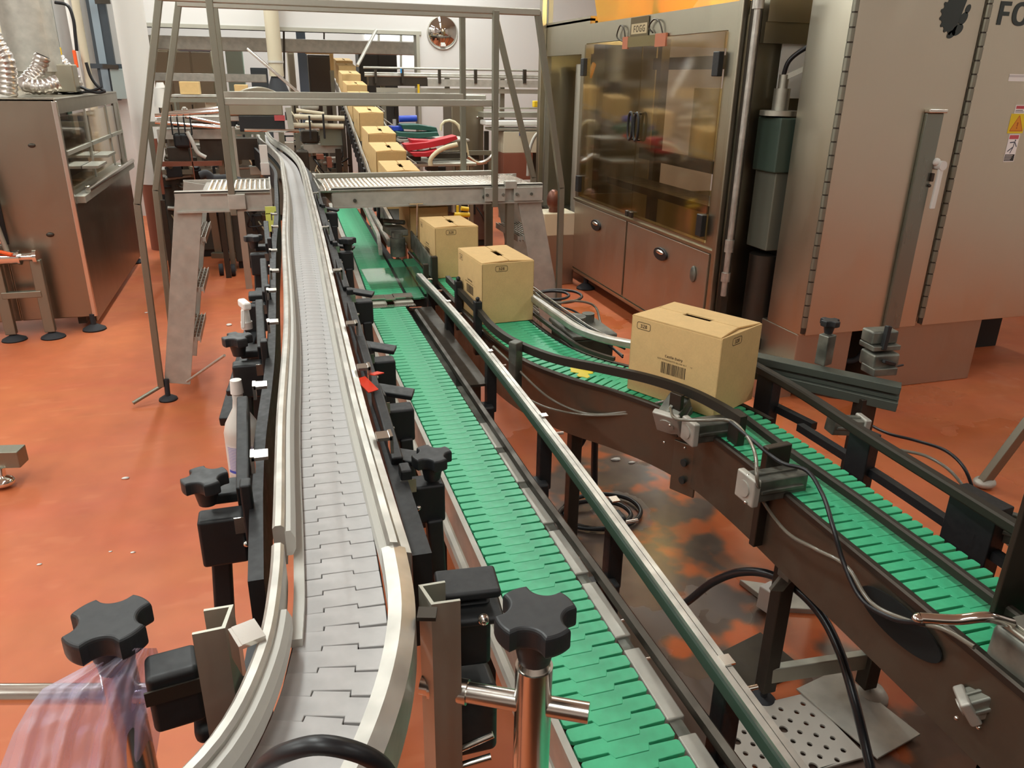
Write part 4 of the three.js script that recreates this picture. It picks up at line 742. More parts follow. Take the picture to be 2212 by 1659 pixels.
{
  // infeed bay behind the glazed part
  const G = thing('infeed_bay', 'open stainless bay at the far end of the glazed machine, with a tall post', 'machine', [3.6, 0, -7.8]);
  const X = 2.96, ZA = -8.5, ZB = -7.26;
  part('post', bar([X - 0.03, 0.0, ZA], [X - 0.03, 3.4, ZA], 0.06, 0.08, 0.008), M.machine, G);
  part('post', bar([X + 0.05, 0.0, ZA - 0.02], [X + 0.05, 3.4, ZA - 0.02], 0.05, 0.06), M.steel, G);
  part('header', span(X, X + 0.05, 2.18, 2.48, ZA, ZB), M.machine, G);
  part('roof', [span(X, 4.6, 2.46, 2.5, ZA, ZB)], M.machine, G);
  part('back_wall', [span(X + 0.7, X + 0.74, 0.2, 2.4, ZA, ZB), span(X + 0.05, X + 0.72, 0.2, 2.46, ZA - 0.02, ZA)], M.machine, G);
  part('guide_column', [rod([X + 0.25, 0.6, -7.9], [X + 0.25, 2.1, -7.9], 0.11), rod([X + 0.35, 0.6, -8.25], [X + 0.35, 2.1, -8.25], 0.08)], M.steel, G);
  part('shelf', span(X, X + 0.7, 0.55, 0.6, ZA, ZB), M.darkSteel, G);
  part('base_panel', span(X, X + 0.04, 0.14, 0.55, ZA, ZB, 0.006), M.machine, G);
  part('leg', [bar([X + 0.1, 0, ZA + 0.1], [X + 0.1, 0.16, ZA + 0.1], 0.05, 0.05), bar([X + 0.6, 0, ZB - 0.1], [X + 0.6, 0.16, ZB - 0.1], 0.05, 0.05)], M.darkSteel, G);
  part('amber_strip', [bar([X + 0.1, 2.16, -7.5], [X + 0.2, 2.02, -7.75], 0.02, 0.06), bar([X + 0.12, 2.1, -7.4], [X + 0.1, 1.98, -7.45], 0.02, 0.06)], std(0xe8a622, 0.4), G);
}
{
  // hinged cabinet nearer the camera
  const X = 3.13, ZF = -3.9, ZK = -4.27, Y0 = 0.46, Y1 = 2.62;
  const G = thing('hinged_cabinet', 'tall stainless cabinet with full-height piano hinges, white lever handle and warning stickers', 'cabinet', [4.2, 0, -4.6]);
  part('body', [span(X + 0.012, 5.6, Y0 + 0.01, Y1, ZF - 0.02, -4.27)], M.cabinetSteel, G);
  part('side_panel', span(X, X + 0.014, Y0, Y1, ZK, ZF - 0.012, 0.004), M.cabinetSteel, G);
  const door = part('door', span(X + 0.03, 4.02, Y0, Y1, ZF - 0.02, ZF, 0.004), M.cabinetSteel, G);
  const p3 = part('door', span(4.075, 5.6, Y0, Y1, ZF - 0.02, ZF, 0.004), M.cabinetSteel, G);
  for (const x of [X + 0.004, 4.048]) {
    const h = part('piano_hinge', [rod([x, Y0 + 0.02, ZF + 0.004], [x, Y1, ZF + 0.004], 0.016)], M.darkSteel, G);
    const k = []; for (let y = Y0 + 0.06; y < Y1; y += 0.075) k.push(rod([x, y, ZF + 0.005], [x, y + 0.066, ZF + 0.005], 0.0185));
    const st = part('knuckles', k, M.tubeSteel, h); st.userData.kind = 'stuff';
  }
  const bcover = part('bar_cover', [span(3.745, 3.87, Y0 - 0.0, 1.8, ZF, ZF + 0.026, 0.008)], std(0x868a80, 0.55, 0.75, { roughnessMap: brushRough }), door);
  part('cover_cap', span(3.74, 3.875, 1.8, 1.822, ZF, ZF + 0.045, 0.006), M.bright, door);
  part('lever_handle', [bar([3.905, 1.5, ZF + 0.05], [3.895, 1.24, ZF + 0.055], 0.034, 0.022, 0.008), rod([3.905, 1.5, ZF], [3.905, 1.5, ZF + 0.065], 0.028), ball(0.024, 3.88, 1.52, ZF + 0.03)], M.white, door);
  part('handle_catch', [bx(0.02, 0.05, 0.03, 3.865, 1.43, ZF + 0.03, 0, 0.004), ball(0.01, 3.86, 1.38, ZF + 0.035)], M.darkSteel, door);
  // badge and lettering
  const badgeInk = std(0x2c3532, 0.6);
  const leaf = new THREE.Shape(); const N = 40;
  for (let i = 0; i <= N; i++) { const a = 0.6 + i / N * 4.1, tooth = (i % 4 < 2) ? 1 : 0.87; const q = 0.105 * tooth; i ? leaf.lineTo(q * Math.cos(a) * 0.95, q * Math.sin(a)) : leaf.moveTo(q * Math.cos(a), q * Math.sin(a)); }
  const drop = (x, y, r, rot) => { const s = new THREE.Shape(); s.absellipse(0, 0, r * 1.25, r * 0.8, 0, Math.PI * 2); return new THREE.ExtrudeGeometry(s, { depth: 0.002, bevelEnabled: false, curveSegments: 10 }).rotateZ(rot).translate(x, y, ZF + 0.0005); };
  part('badge', [new THREE.ExtrudeGeometry(leaf, { depth: 0.002, bevelEnabled: false }).rotateZ(0.25).translate(3.815, 2.325, ZF + 0.0005), drop(3.885, 2.31, 0.03, 1.0), drop(3.86, 2.25, 0.033, 0.6), drop(3.82, 2.225, 0.024, 0.5), drop(3.905, 2.36, 0.02, 1.2)], badgeInk, door);
  const txt = new TextGeometry('FO', { font: droid, size: 0.125, depth: 0.003, curveSegments: 6, bevelEnabled: false });
  txt.scale(1.15, 1, 1).translate(4.115, 2.285, ZF + 0.0005);
  part('lettering', txt, badgeInk, p3);
  const st1 = decalMat(160, 96, (x, w, h) => { x.fillStyle = '#e9e4e0'; x.fillRect(0, 0, w, h); x.fillStyle = '#b8454c'; x.fillRect(14, 10, w - 20, 34); x.fillStyle = '#8a8784'; x.fillRect(14, 56, w - 50, 12); x.fillRect(14, 74, w - 30, 10); }, 0.5);
  const st2 = decalMat(200, 200, (x, w, h) => { x.fillStyle = '#e0c21c'; x.fillRect(0, 0, w, h); x.strokeStyle = '#b5571c'; x.lineWidth = 16; x.lineJoin = 'round'; x.beginPath(); x.moveTo(110, 24); x.lineTo(182, 172); x.lineTo(30, 172); x.closePath(); x.stroke(); x.fillStyle = '#d68a1e'; x.fill(); x.fillStyle = '#a2451a'; x.font = 'bold 90px sans-serif'; x.textAlign = 'center'; x.fillText('!', 108, 152); }, 0.5);
  const st3 = decalMat(160, 280, (x, w, h) => {
    x.fillStyle = '#ebe6e4'; x.fillRect(0, 0, w, h); x.fillStyle = '#c4525a'; x.fillRect(10, 8, w - 20, 40); x.strokeStyle = '#4a4c58'; x.lineWidth = 12; x.lineCap = 'round';
    x.beginPath(); x.moveTo(40, 84); x.lineTo(108, 78); x.lineTo(146, 124); x.moveTo(104, 84); x.lineTo(100, 128); x.lineTo(30, 172); x.moveTo(100, 128); x.lineTo(72, 190); x.stroke(); x.fillStyle = '#4a4c58'; x.beginPath(); x.arc(112, 62, 10, 0, 7); x.fill();
    x.fillStyle = '#23211f'; x.fillRect(8, 204, w - 16, 68); x.fillStyle = '#d8d4d0'; for (let i = 0; i < 4; i++) x.fillRect(14, 212 + i * 15, 110 - i * 8, 6);
  }, 0.5);
  const st4 = decalMat(200, 60, (x, w, h) => { x.fillStyle = '#e4e0dc'; x.fillRect(0, 0, w, h); x.fillStyle = '#c4bebc'; x.fillRect(0, 8, w, 18); }, 0.5);
  const at = (px, py) => atZ(px, py, ZF + 0.001);
  const stick = (n, w, h, px, py, m, l) => part(n, quad(w, h, at(px, py), [1, 0, 0], [0, 1, 0]), m, p3, l, true);
  stick('sticker', 0.17, 0.04, 2203, 168, st4, 'plain white strip sticker');
  stick('sticker', 0.085, 0.05, 2204, 236, st1, 'small white sticker with a red bar');
  stick('sticker', 0.125, 0.115, 2197, 267, st2, 'yellow warning sticker with a triangle');
  stick('sticker', 0.085, 0.165, 2185, 320, st3, 'white sticker with a falling figure');
  // plinth under the cabinet
  part('plinth', [span(X, 3.55, 0.06, Y0, ZK - 0.25, ZF - 0.03, 0.01), bar([X, Y0 + 0.0, ZF - 0.03], [3.55, Y0, ZF - 0.03], 0.02, 0.012)], M.machineWarm, G);
  part('plinth', span(3.84, 4.66, 0.0, Y0, -4.48, -3.96, 0.008), M.machineWarm, G);
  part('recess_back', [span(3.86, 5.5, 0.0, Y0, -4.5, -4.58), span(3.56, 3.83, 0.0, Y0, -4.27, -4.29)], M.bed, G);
  part('hose', tube([[3.55, 0.2, -4.2], [3.75, 0.17, -4.1], [3.9, 0.28, -4.15], [3.95, 0.44, -4.2]], 0.02, 24, 8), M.rubber, G);
  part('kick_plate', [span(2.9, X, 0.2, 0.24, -4.3, -3.95), span(2.95, 3.2, 0.0, 0.2, -4.2, -4.0)], M.machineWarm, G);
}
{
  // devices in the gap between the two stainless machines
  const G = thing('gap_drive_unit', 'dark drive unit with fittings in the gap between the glazed machine and the cabinet', 'machine', [3.1, 0, -4.45]);
  part('column', [span(3.2, 3.75, 0, 1.35, -4.56, -4.3, 0.01)], M.darkSteel, G);
  part('panel', span(3.08, 3.2, 0.92, 1.42, -4.55, -4.32, 0.008), std(0x6a6c60, 0.5, 0.3), G);
  part('gear_head', [span(3.05, 3.2, 1.42, 1.75, -4.55, -4.3, 0.01)], std(0x3a4a40, 0.5), G);
  part('flange', [rod([3.12, 1.76, -4.43], [3.12, 1.79, -4.43], 0.12), rod([3.12, 1.79, -4.43], [3.12, 1.92, -4.43], 0.05), rod([3.12, 1.92, -4.43], [3.12, 2.0, -4.43], 0.03), bar([3.12, 1.98, -4.43], [3.25, 2.06, -4.33], 0.04, 0.03)], M.steel, G);
  part('cable', tube([[3.11, 1.98, -4.43], [3.12, 2.08, -4.4], [3.2, 2.16, -4.34], [3.3, 2.2, -4.3]], 0.014, 20, 8), M.cable, G);
  part('lower_unit', [rod([3.15, 0.3, -4.42], [3.15, 0.88, -4.42], 0.1), span(3.05, 3.3, 0.0, 0.32, -4.55, -4.3, 0.01)], M.darkSteel, G);
  part('header', [span(3.0, 3.7, 2.3, 2.62, -4.56, -4.5), span(3.0, 3.7, 2.18, 2.3, -4.56, -4.52)], M.machine, G);
  part('pale_view_sheet', span(3.16, 3.5, 1.86, 2.26, -4.545, -4.555), M.white, G);  // opaque white sheet stands in for the pale wall beyond the gap
}

// ------------------------------------------------------------------ left hand machine and its surroundings
function pb(px0, py0, px1, py1, z, depth, r = 0) {     // upright block that fills a rectangle of the view at depth z
  const a = atZ(px0, py0, z), b = atZ(px1, py1, z); return span(a[0], b[0], a[1], b[1], z, z - depth, r);
}
const pt = (px, py, z) => atZ(px, py, z);
{
  const X1 = -1.45, X0 = -2.9, Z0 = -6.72, Z1 = -9.45, Y0 = 0.11, Y1 = 1.77;
  const G = thing('left_filling_machine', 'long stainless machine on round feet at the left, with dark side windows', 'machine', [-2.1, 0, -8.4]);
  part('front_panel', [span(-1.98, X1, Y0, Y1, Z0, Z0 - 0.04, 0.008), span(X0, -1.98, 1.56, Y1, Z0, Z0 - 0.04, 0.008), span(X0, -1.98, Y0, 0.72, Z0, Z0 - 0.04, 0.008)], M.leftMachine, G);
  part('opening_frame', [span(-2.0, -1.95, 0.72, 1.58, Z0 + 0.012, Z0 - 0.01), span(X0, -1.95, 1.55, 1.585, Z0 + 0.012, Z0 - 0.01)], M.black, G);
  part('opening_shade', span(X0, -2.0, 0.72, 1.56, Z0 - 0.3, Z0 - 0.32), M.bed, G);  // near-black sheet stands in for the shade inside the opening
  part('corner_post', bar([X1 - 0.01, Y0, Z0 - 0.01], [X1 - 0.01, Y1 - 0.02, Z0 - 0.01], 0.035, 0.035, 0.006), M.bright, G);
  part('top_panel', span(X0, X1 + 0.0, Y1 - 0.03, Y1, Z0, Z1, 0.01), M.leftMachine, G);
  part('side_panel', [span(X1 - 0.02, X1, 0.06, 1.0, Z0 - 0.03, Z1, 0.006), span(X1 - 0.02, X1, 1.66, Y1 - 0.01, Z0 - 0.03, Z1), span(X1 - 0.02, X1, 1.0, 1.66, Z1, Z1 + 0.3)], M.leftMachine, G);
  for (const [a, b] of [[-6.78, -7.7], [-7.75, -8.7], [-8.75, -9.4]]) {
    const w = part('side_window', span(X1 - 0.012, X1 - 0.004, 1.12, 1.64, a, b), M.glass, G);
    part('window_rim', [span(X1 - 0.005, X1 + 0.01, 1.36, 1.39, a, b), span(X1 - 0.005, X1 + 0.008, 1.1, 1.66, b, b + 0.03)], M.steel, w);
  }
  part('inner_works', [span(-2.2, -1.8, 1.0, 1.35, -7.0, -9.3), span(-2.3, -2.28, 1.0, 1.72, -6.8, -9.4), rod([-1.75, 1.2, -7.4], [-1.75, 1.6, -7.4], 0.06), rod([-1.72, 1.15, -8.2], [-1.72, 1.55, -8.2], 0.05), rod([-1.72, 1.15, -9], [-1.72, 1.55, -9], 0.05)], std(0x3a3630, 0.6, 0.2), G);
  part('side_rail', [rod([X1 + 0.05, 1.07, Z0 - 0.3], [X1 + 0.05, 1.07, Z1], 0.02), rod([X1, 1.07, Z0 - 0.5], [X1 + 0.05, 1.07, Z0 - 0.5], 0.014), rod([X1, 1.07, Z1 + 0.6], [X1 + 0.05, 1.07, Z1 + 0.6], 0.014)], M.bright, G);
  part('tray', [span(X1 - 0.3, X1 + 0.06, 1.0, 1.05, Z0 - 0.1, Z1), span(X1, X1 + 0.12, 1.22, 1.24, -7.2, -7.6), span(X1, X1 + 0.12, 1.26, 1.28, -7.7, -8.1)], M.steel, G);
  part('skirt', span(X1 - 0.16, X1 - 0.1, 0.03, 0.12, Z0 - 0.1, Z1), M.darkSteel, G);
  const foot = (x, z) => part('foot', [rod([x, 0.02, z], [x, 0.13, z], 0.02), lathe([[0, 0.05], [0.03, 0.045], [0.085, 0.015], [0.09, 0], [0, 0]], x, 0, z)], M.rubber, G);
  foot(X1 - 0.03, Z0); foot(X0 + 0.1, Z0 - 0.05); foot(X1 - 0.05, Z1 + 0.2); foot(X0 + 0.1, Z1 + 0.2);
  part('hinge', [ball(0.018, -1.66, 1.44, Z0 + 0.005, 1.4, 0.9, 0.5), ball(0.02, -1.66, 0.78, Z0 + 0.005, 1.4, 0.9, 0.5)], M.darkSteel, G);
}
{
  const G = thing('valve_stand', 'square-tube stand with round feet and a pipe valve with orange lever, before the left machine', 'stand', [-1.9, 0, -6.55]);
  for (const x of [-2.03, -1.76]) {
    part('leg', bar([x, 0.05, -6.58], [x, 0.62, -6.58], 0.075, 0.06, 0.006), M.tubeSteel, G);
    part('foot', [rod([x, 0.02, -6.58], [x, 0.07, -6.58], 0.02), lathe([[0, 0.045], [0.03, 0.04], [0.085, 0.012], [0.09, 0], [0, 0]], x + 0.01, 0, -6.58)], M.rubber, G);
  }
  part('cross_bar', bar([-2.03, 0.36, -6.57], [-1.76, 0.36, -6.57], 0.05, 0.05, 0.005), M.tubeSteel, G);
  const v = part('valve', [rod([-2.4, 0.65, -6.55], [-1.74, 0.65, -6.55], 0.028, 0.028, 18), rod([-2.06, 0.65, -6.55], [-1.86, 0.65, -6.55], 0.05, 0.05, 18), rod([-1.76, 0.65, -6.55], [-1.735, 0.65, -6.55], 0.05, 0.05, 18), rod([-1.86, 0.65, -6.55], [-1.845, 0.65, -6.55], 0.058, 0.058, 18)], M.chrome, G);
  part('lever', bar([-2.04, 0.735, -6.5], [-1.87, 0.69, -6.46], 0.03, 0.02, 0.006), M.orange, v, 'orange valve lever');
  part('upright', [rod([-2.0, 0.7, -6.56], [-2.03, 1.0, -6.56], 0.018), rod([-1.93, 0.7, -6.56], [-1.97, 1.0, -6.56], 0.018)], M.steel, G);
  part('shelf', [bx(0.42, 0.03, 0.24, -2.17, 0.99, -6.52, 0.1, 0.008), bx(0.42, 0.05, 0.02, -2.17, 0.97, -6.4, 0.1, 0.005)], M.galv, G);
  part('guide_plate', [bx(0.05, 0.5, 0.03, -2.12, 1.26, -6.5, 0, 0.006, 0, 0.1), bx(0.05, 0.5, 0.03, -2.03, 1.26, -6.5, 0, 0.006, 0, 0.1), bx(0.03, 0.34, 0.03, -1.97, 1.18, -6.52, 0, 0.006, 0, 0.1)], M.galv, G);
}
{
  const zt = -7.9;
  const G = thing('grey_tank', 'upright grey tank with a red band standing on the left machine', 'tank', [-2.15, 1.77, zt]);
  const c = pt(70, 100, zt);
  part('shell', [rod([c[0], 1.95, zt], [c[0], 3.1, zt], 0.2, 0.2, 24), rod([c[0], 1.77, zt], [c[0], 1.95, zt], 0.12, 0.19, 24)], M.galv, G);
  part('band', rod([c[0], 2.68, zt], [c[0], 2.71, zt], 0.206, 0.206, 24), std(0x8c3a38, 0.6), G);
  part('collar', [bx(0.22, 0.22, 0.2, c[0] + 0.18, 1.9, zt, 0, 0.01)], M.machine, G);
}
function foilDuct(name, pts, r, label) {
  const c = new THREE.CatmullRomCurve3(pts.map(va), false, 'centripetal'); const n = Math.round(c.getLength() / 0.012);
  const g = new THREE.TubeGeometry(c, n, r, 14, false), p = g.attributes.position, nn = g.attributes.normal;
  for (let i = 0; i < p.count; i++) { const k = Math.floor(i / 15) % 3 === 0 ? 0.0 : 0.008; p.setXYZ(i, p.getX(i) + nn.getX(i) * k, p.getY(i) + nn.getY(i) * k, p.getZ(i) + nn.getZ(i) * k); }
  g.computeVertexNormals();
  return solo(name, g, M.foil, label, 'duct');
}
foilDuct('foil_duct', [pt(92, 120, -7.3), pt(82, 150, -7.3), pt(62, 172, -7.25), pt(56, 184, -7.2), pt(90, 188, -7.2), pt(125, 178, -7.25)], 0.05, 'crinkled silver foil duct bent like an elbow on top of the left machine');
foilDuct('foil_duct', [pt(-25, 60, -7.0), pt(-5, 100, -7.0), pt(12, 130, -7.0), pt(18, 170, -7.0), pt(18, 206, -7.0)], 0.055, 'crinkled silver foil duct at the far left edge, rising from the left machine');
foilDuct('foil_duct', [pt(124, 125, -8.2), pt(145, 150, -8.2), pt(162, 175, -8.2), pt(163, 196, -8.2)], 0.05, 'dull silver duct behind the elbow duct, sloping down onto the left machine');
{
  const a = pt(272, -20, -10), G = thing('white_column', 'round white pillar standing behind the left machine with a brownish lower part', 'pillar', [a[0], 0, -10]);
  const rb = 0.76;
  part('shaft', rod([a[0], rb, -10], [a[0], CEILING, -10], 0.155, 0.155, 32), M.white, G);
  part('lower_shaft', rod([a[0], 0, -10], [a[0], rb, -10], 0.15, 0.15, 32), M.brownRed, G);
}
{
  const z = -12.3;
  const G = thing('wall_pipes', 'group of vertical pipes and conduits on the back wall at the upper left', 'pipes', [-2.6, 0, z]);
  for (const [px, w, m] of [[12, 0.07, M.cream], [30, 0.05, M.cream], [108, 0.05, M.darkSteel], [122, 0.03, M.greenDark], [160, 0.03, M.white], [178, 0.05, M.cream]]) { const p = pt(px, 90, z); part('pipe', rod([p[0], 0.9, z], [p[0], 3.6, z], w, w, 12), m, G); }
  const f = pt(218, 60, z);
  part('door_frame', [span(f[0] - 0.13, f[0] + 0.1, 1.6, 3.6, z, z - 0.08), span(f[0] - 0.2, f[0] + 0.35, 2.0, 2.06, z + 0.02, z - 0.06)], std(0x3b4248, 0.5, 0.3), G);
  part('glazing', span(f[0] - 0.09, f[0] + 0.0, 1.65, 3.5, z + 0.01, z), std(0x7f8d96, 0.3), G);
  part('switch_box', pb(236, 148, 292, 215, z + 0.1, 0.12, 0.01), std(0x8c9794, 0.5), G);
  part('bracket_arm', [bar(pt(205, 3, z + 0.1), pt(238, 3, z + 0.1), 0.04, 0.06), bar(pt(222, 143, z + 0.1), pt(256, 145, z + 0.1), 0.04, 0.05)], M.darkSteel, G);
}
solo('yellow_tag', pb(124, 102, 137, 136, -12.2, 0.04, 0.01), M.yellow, 'yellow plastic grip hanging among the pipes above the left machine', 'grip');
solo('orange_tag', pb(155, 108, 169, 146, -12.2, 0.05, 0.01), M.orange, 'orange plastic grip hanging beside the yellow one above the left machine', 'grip');
solo('blue_strip', pb(159, 147, 167, 168, -12.2, 0.05, 0.005), M.blue, 'small blue strip just below the orange grip', 'strip');
for (const [pts, l] of [
  [[[120, 195], [150, 203], [190, 198], [215, 200], [228, 197]], 'black cable lying along the top of the left machine'],
  [[[128, 186], [150, 192], [172, 188], [196, 196], [220, 188]], 'second black cable tangled on top of the left machine'],
  [[[186, 135], [196, 165], [210, 185], [226, 197]], 'dark hose sloping down from the wall to the left machine'],
  [[[118, 5], [146, 12], [158, 40], [163, 80], [166, 110]], 'thin dark cable bowing down past the pipes at the upper left']]) solo('cable', tube(pts.map(p => pt(p[0], p[1], -8.0)), 0.014, 30, 6), M.cable, l, 'cable');
{
  const G = thing('left_edge_frame', 'end of a square steel tube frame on a foot at the left edge', 'frame', [-1.6, 0, -3.6]);
  const p = atY(50, 985, 0.14);
  part('tube', bar([p[0] - 0.5, 0.14, p[2] - 0.1], [p[0], 0.14, p[2]], 0.09, 0.09, 0.006), M.tubeSteel, G);
  part('upright', bar([p[0] - 0.2, 0.14, p[2]], [p[0] - 0.27, 0.7, p[2] - 0.1], 0.07, 0.07, 0.006), M.tubeSteel, G);
  part('foot', [rod([p[0] - 0.1, 0.01, p[2] + 0.05], [p[0] - 0.1, 0.1, p[2] + 0.03], 0.02), ball(0.05, p[0] - 0.1, 0.035, p[2] + 0.05, 1.2, 0.6, 1)], M.chrome, G);
}

// ------------------------------------------------------------------ things between the platform and the back wall
{
  const z = -7.6, G = thing('coder_housing', 'stainless housing with an arched lid and black front, behind the platform handrail', 'machine', [pt(552, 230, z)[0], 0, z - 0.2]);
  part('box', pb(492, 222, 612, 250, z, 0.5, 0.01), M.machine, G);
  part('lower_hood', [pb(494, 250, 575, 262, z - 0.02, 0.4, 0.01)], M.galv, G);
  const a = pt(506, 207, z), b = pt(608, 207, z);
  const s = new THREE.Shape(); s.moveTo(a[0], a[1]); s.quadraticCurveTo((a[0] + b[0]) / 2, a[1] + 0.13, b[0], a[1]); s.lineTo(a[0], a[1]);
  part('arched_lid', new THREE.ExtrudeGeometry(s, { depth: 0.4, bevelEnabled: true, bevelSize: 0.008, bevelThickness: 0.008, bevelSegments: 2 }).translate(0, 0, z - 0.4), M.machine, G);
  part('black_front', pb(515, 250, 617, 284, z + 0.02, 0.06, 0.008), M.black, G);
  part('red_mark', pb(592, 249, 616, 261, z + 0.03, 0.012, 0.002), std(0xb04a4c, 0.5), G);
  part('rail', [rod(pt(528, 281, z + 0.1), pt(646, 283, z + 0.1), 0.014)], M.chrome, G);
  part('post', [bar([pt(500, 300, z)[0], 0, z - 0.2], [pt(500, 300, z)[0], 1.5, z - 0.2], 0.06, 0.06), bar([pt(610, 300, z)[0], 0, z - 0.3], [pt(610, 300, z)[0], 1.6, z - 0.3], 0.05, 0.05), bar(pt(622, 232, z), pt(630, 282, z), 0.05, 0.04)], M.steel, G);
}
solo('white_plate', [pb(559, 313, 580, 352, -6.6, 0.012, 0.003), pb(562, 352, 584, 378, -6.58, 0.012, 0.003)], M.white, 'upright white plate at the left side of the grey conveyor beyond the platform', 'plate');
solo('lime_label_plate', [pb(572, 447, 597, 462, -4.3, 0.01), pb(573, 461, 597, 500, -4.3, 0.012)], M.lime, 'pale lime green plate fixed left of the grey conveyor below the platform', 'plate');
{
  const z = -8.3, G = thing('side_conveyor', 'cluttered silver conveyor with black brackets between the left machine and the platform stairs', 'conveyor', [pt(400, 300, z)[0], 0, z]);
  part('bed', [pb(338, 252, 482, 262, z, 0.3), pb(338, 280, 480, 300, z - 0.05, 0.3)], M.galv, G);
  part('rail', [rod(pt(335, 250, z + 0.1), pt(485, 240, z + 0.1), 0.02), rod(pt(335, 264, z + 0.1), pt(485, 276, z + 0.1), 0.018), rod(pt(350, 246, z), pt(480, 232, z), 0.015), rod(pt(400, 252, z + 0.1), pt(480, 268, z + 0.15), 0.016)], M.chrome, G);
  for (const px of [370, 384, 398, 412]) part('bracket', pb(px - 4, 252, px + 4, 292, z + 0.16, 0.05, 0.006), M.black, G);
  part('motor', [pb(372, 288, 418, 320, z, 0.2, 0.03)], M.black, G);
  part('panel', pb(414, 262, 472, 302, z - 0.2, 0.04), std(0x8a7a6a, 0.5, 0.5), G);
  part('lower_frame', [pb(338, 350, 480, 358, z, 0.05), pb(338, 300, 350, 420, z, 0.05), pb(410, 300, 424, 420, z, 0.05)], M.brownRed, G);
  part('leg', [bar([pt(345, 400, z)[0], 0, z], [pt(345, 400, z)[0], 0.8, z], 0.05, 0.05), bar([pt(470, 400, z)[0], 0, z], [pt(470, 400, z)[0], 0.8, z], 0.05, 0.05)], M.darkSteel, G);
  part('hose', tube([pt(404, 284, z + 0.2), pt(415, 305, z + 0.2), pt(428, 330, z + 0.2), pt(445, 340, z + 0.2)], 0.02, 20, 6), M.wear, G);
  part('dark_works', [pb(430, 300, 560, 345, z - 0.1, 0.2), pb(360, 320, 410, 350, z - 0.1, 0.2)], M.darkSteel, G);
}
solo('hanging_bottle', [rod(pt(345, 178, -8.6), pt(347, 190, -8.6), 0.03, 0.045), rod(pt(344, 190, -8.6), pt(347, 232, -8.6), 0.05, 0.055)], M.white, 'slim white bottle hanging between the stair rails', 'bottle');
solo('cable_coil', [tube([pt(432, 380, -6.0), pt(446, 376, -6.0), pt(460, 386, -6.0), pt(490, 386, -6.0), pt(520, 392, -6.0)], 0.03, 30, 8)], M.rubber, 'dark rolled hose lying at the back of the left platform deck', 'hose');
{
  const z = -8.8, G = thing('wheeled_stand', 'low wheeled stand with a grey cross bar under the left platform deck', 'stand', [-0.6, 0, z]);
  part('cross_bar', bar(atY(458, 551, 0.12), atY(552, 553, 0.12), 0.06, 0.06, 0.006), M.tubeSteel, G);
  part('leg', [bar(atY(472, 546, 0.14), [-0.62, 1.0, z], 0.07, 0.05), bar(atY(522, 540, 0.14), [-0.35, 1.0, z], 0.09, 0.05), bar(atY(545, 548, 0.14), [-0.3, 0.35, z], 0.04, 0.04)], M.tubeSteel, G);
  for (const [px, py] of [[478, 582], [492, 552], [504, 583]]) { const q = atY(px, py, 0.06); part('caster', rod([q[0] - 0.02, 0.06, q[2]], [q[0] + 0.02, 0.06, q[2]], 0.06, 0.06, 18), M.rubber, G); }
}
{
  const z = -9.0, G = thing('centre_conveyor', 'white-railed conveyor with black brackets behind the grey conveyor', 'conveyor', [0.6, 0, z]);
  part('rail', [rod(pt(636, 252, z), pt(744, 256, z), 0.028), rod(pt(632, 271, z), pt(742, 273, z), 0.028), rod(pt(640, 238, z - 0.1), pt(700, 246, z - 0.1), 0.02)], M.cream, G);
  for (const [px, y0, y1] of [[670, 250, 302], [700, 246, 300], [630, 248, 262]]) part('bracket', pb(px - 4, y0, px + 4, y1, z + 0.1, 0.05, 0.006), M.black, G);
  part('skirt', pb(690, 278, 742, 314, z - 0.05, 0.03), std(0x7b7f70, 0.5, 0.3), G);
  part('beam', [pb(656, 312, 738, 330, z - 0.1, 0.1), pb(604, 308, 636, 326, z + 0.4, 0.1)], M.galv, G);
  part('works', [pb(650, 282, 690, 310, z - 0.1, 0.2, 0.02), pb(640, 326, 670, 372, z + 0.2, 0.15, 0.02), pb(736, 240, 750, 340, z, 0.1)], M.darkSteel, G);
  part('red_box', [pb(684, 334, 700, 344, z + 0.2, 0.1), pb(706, 340, 718, 362, z + 0.2, 0.1)], M.brownRed, G);
  part('feeder', [pb(648, 218, 690, 240, z - 0.2, 0.2, 0.04)], M.galv, G);
  part('leg', [bar([pt(650, 300, z)[0], 0, z - 0.1], [pt(650, 300, z)[0], 1.2, z - 0.1], 0.06, 0.06), bar([pt(730, 300, z)[0], 0, z - 0.1], [pt(730, 300, z)[0], 1.2, z - 0.1], 0.06, 0.06)], M.darkSteel, G);
  part('brace_rod', rod(pt(535, 106, z - 1.5), pt(650, 205, z - 1.0), 0.018), M.bright, G);
}
{
  const z = -9.8, G = thing('steel_cupboard', 'plain dark stainless cupboard with an overhanging lid behind the handrail', 'cupboard', [2.4, 0, z - 0.2]);
  const a = pt(975, 210, z), b = pt(1045, 210, z);
  part('body', span(a[0], b[0], 0.1, a[1] - 0.04, z, z - 0.5, 0.01), M.machine, G);
  part('lid', span(a[0] - 0.09, b[0] + 0.02, a[1] - 0.04, a[1] + 0.03, z + 0.04, z - 0.54, 0.012), M.steel, G);
  part('latch', ball(0.015, lerp(a[0], b[0], 0.8), 1.5, z + 0.005), M.bright, G);
  part('foot', [span(a[0] + 0.02, a[0] + 0.08, 0, 0.1, z - 0.05, z - 0.12), span(b[0] - 0.08, b[0] - 0.02, 0, 0.1, z - 0.05, z - 0.12), span(a[0] + 0.02, a[0] + 0.08, 0, 0.1, z - 0.4, z - 0.46), span(b[0] - 0.08, b[0] - 0.02, 0, 0.1, z - 0.4, z - 0.46)], M.darkSteel, G);
}
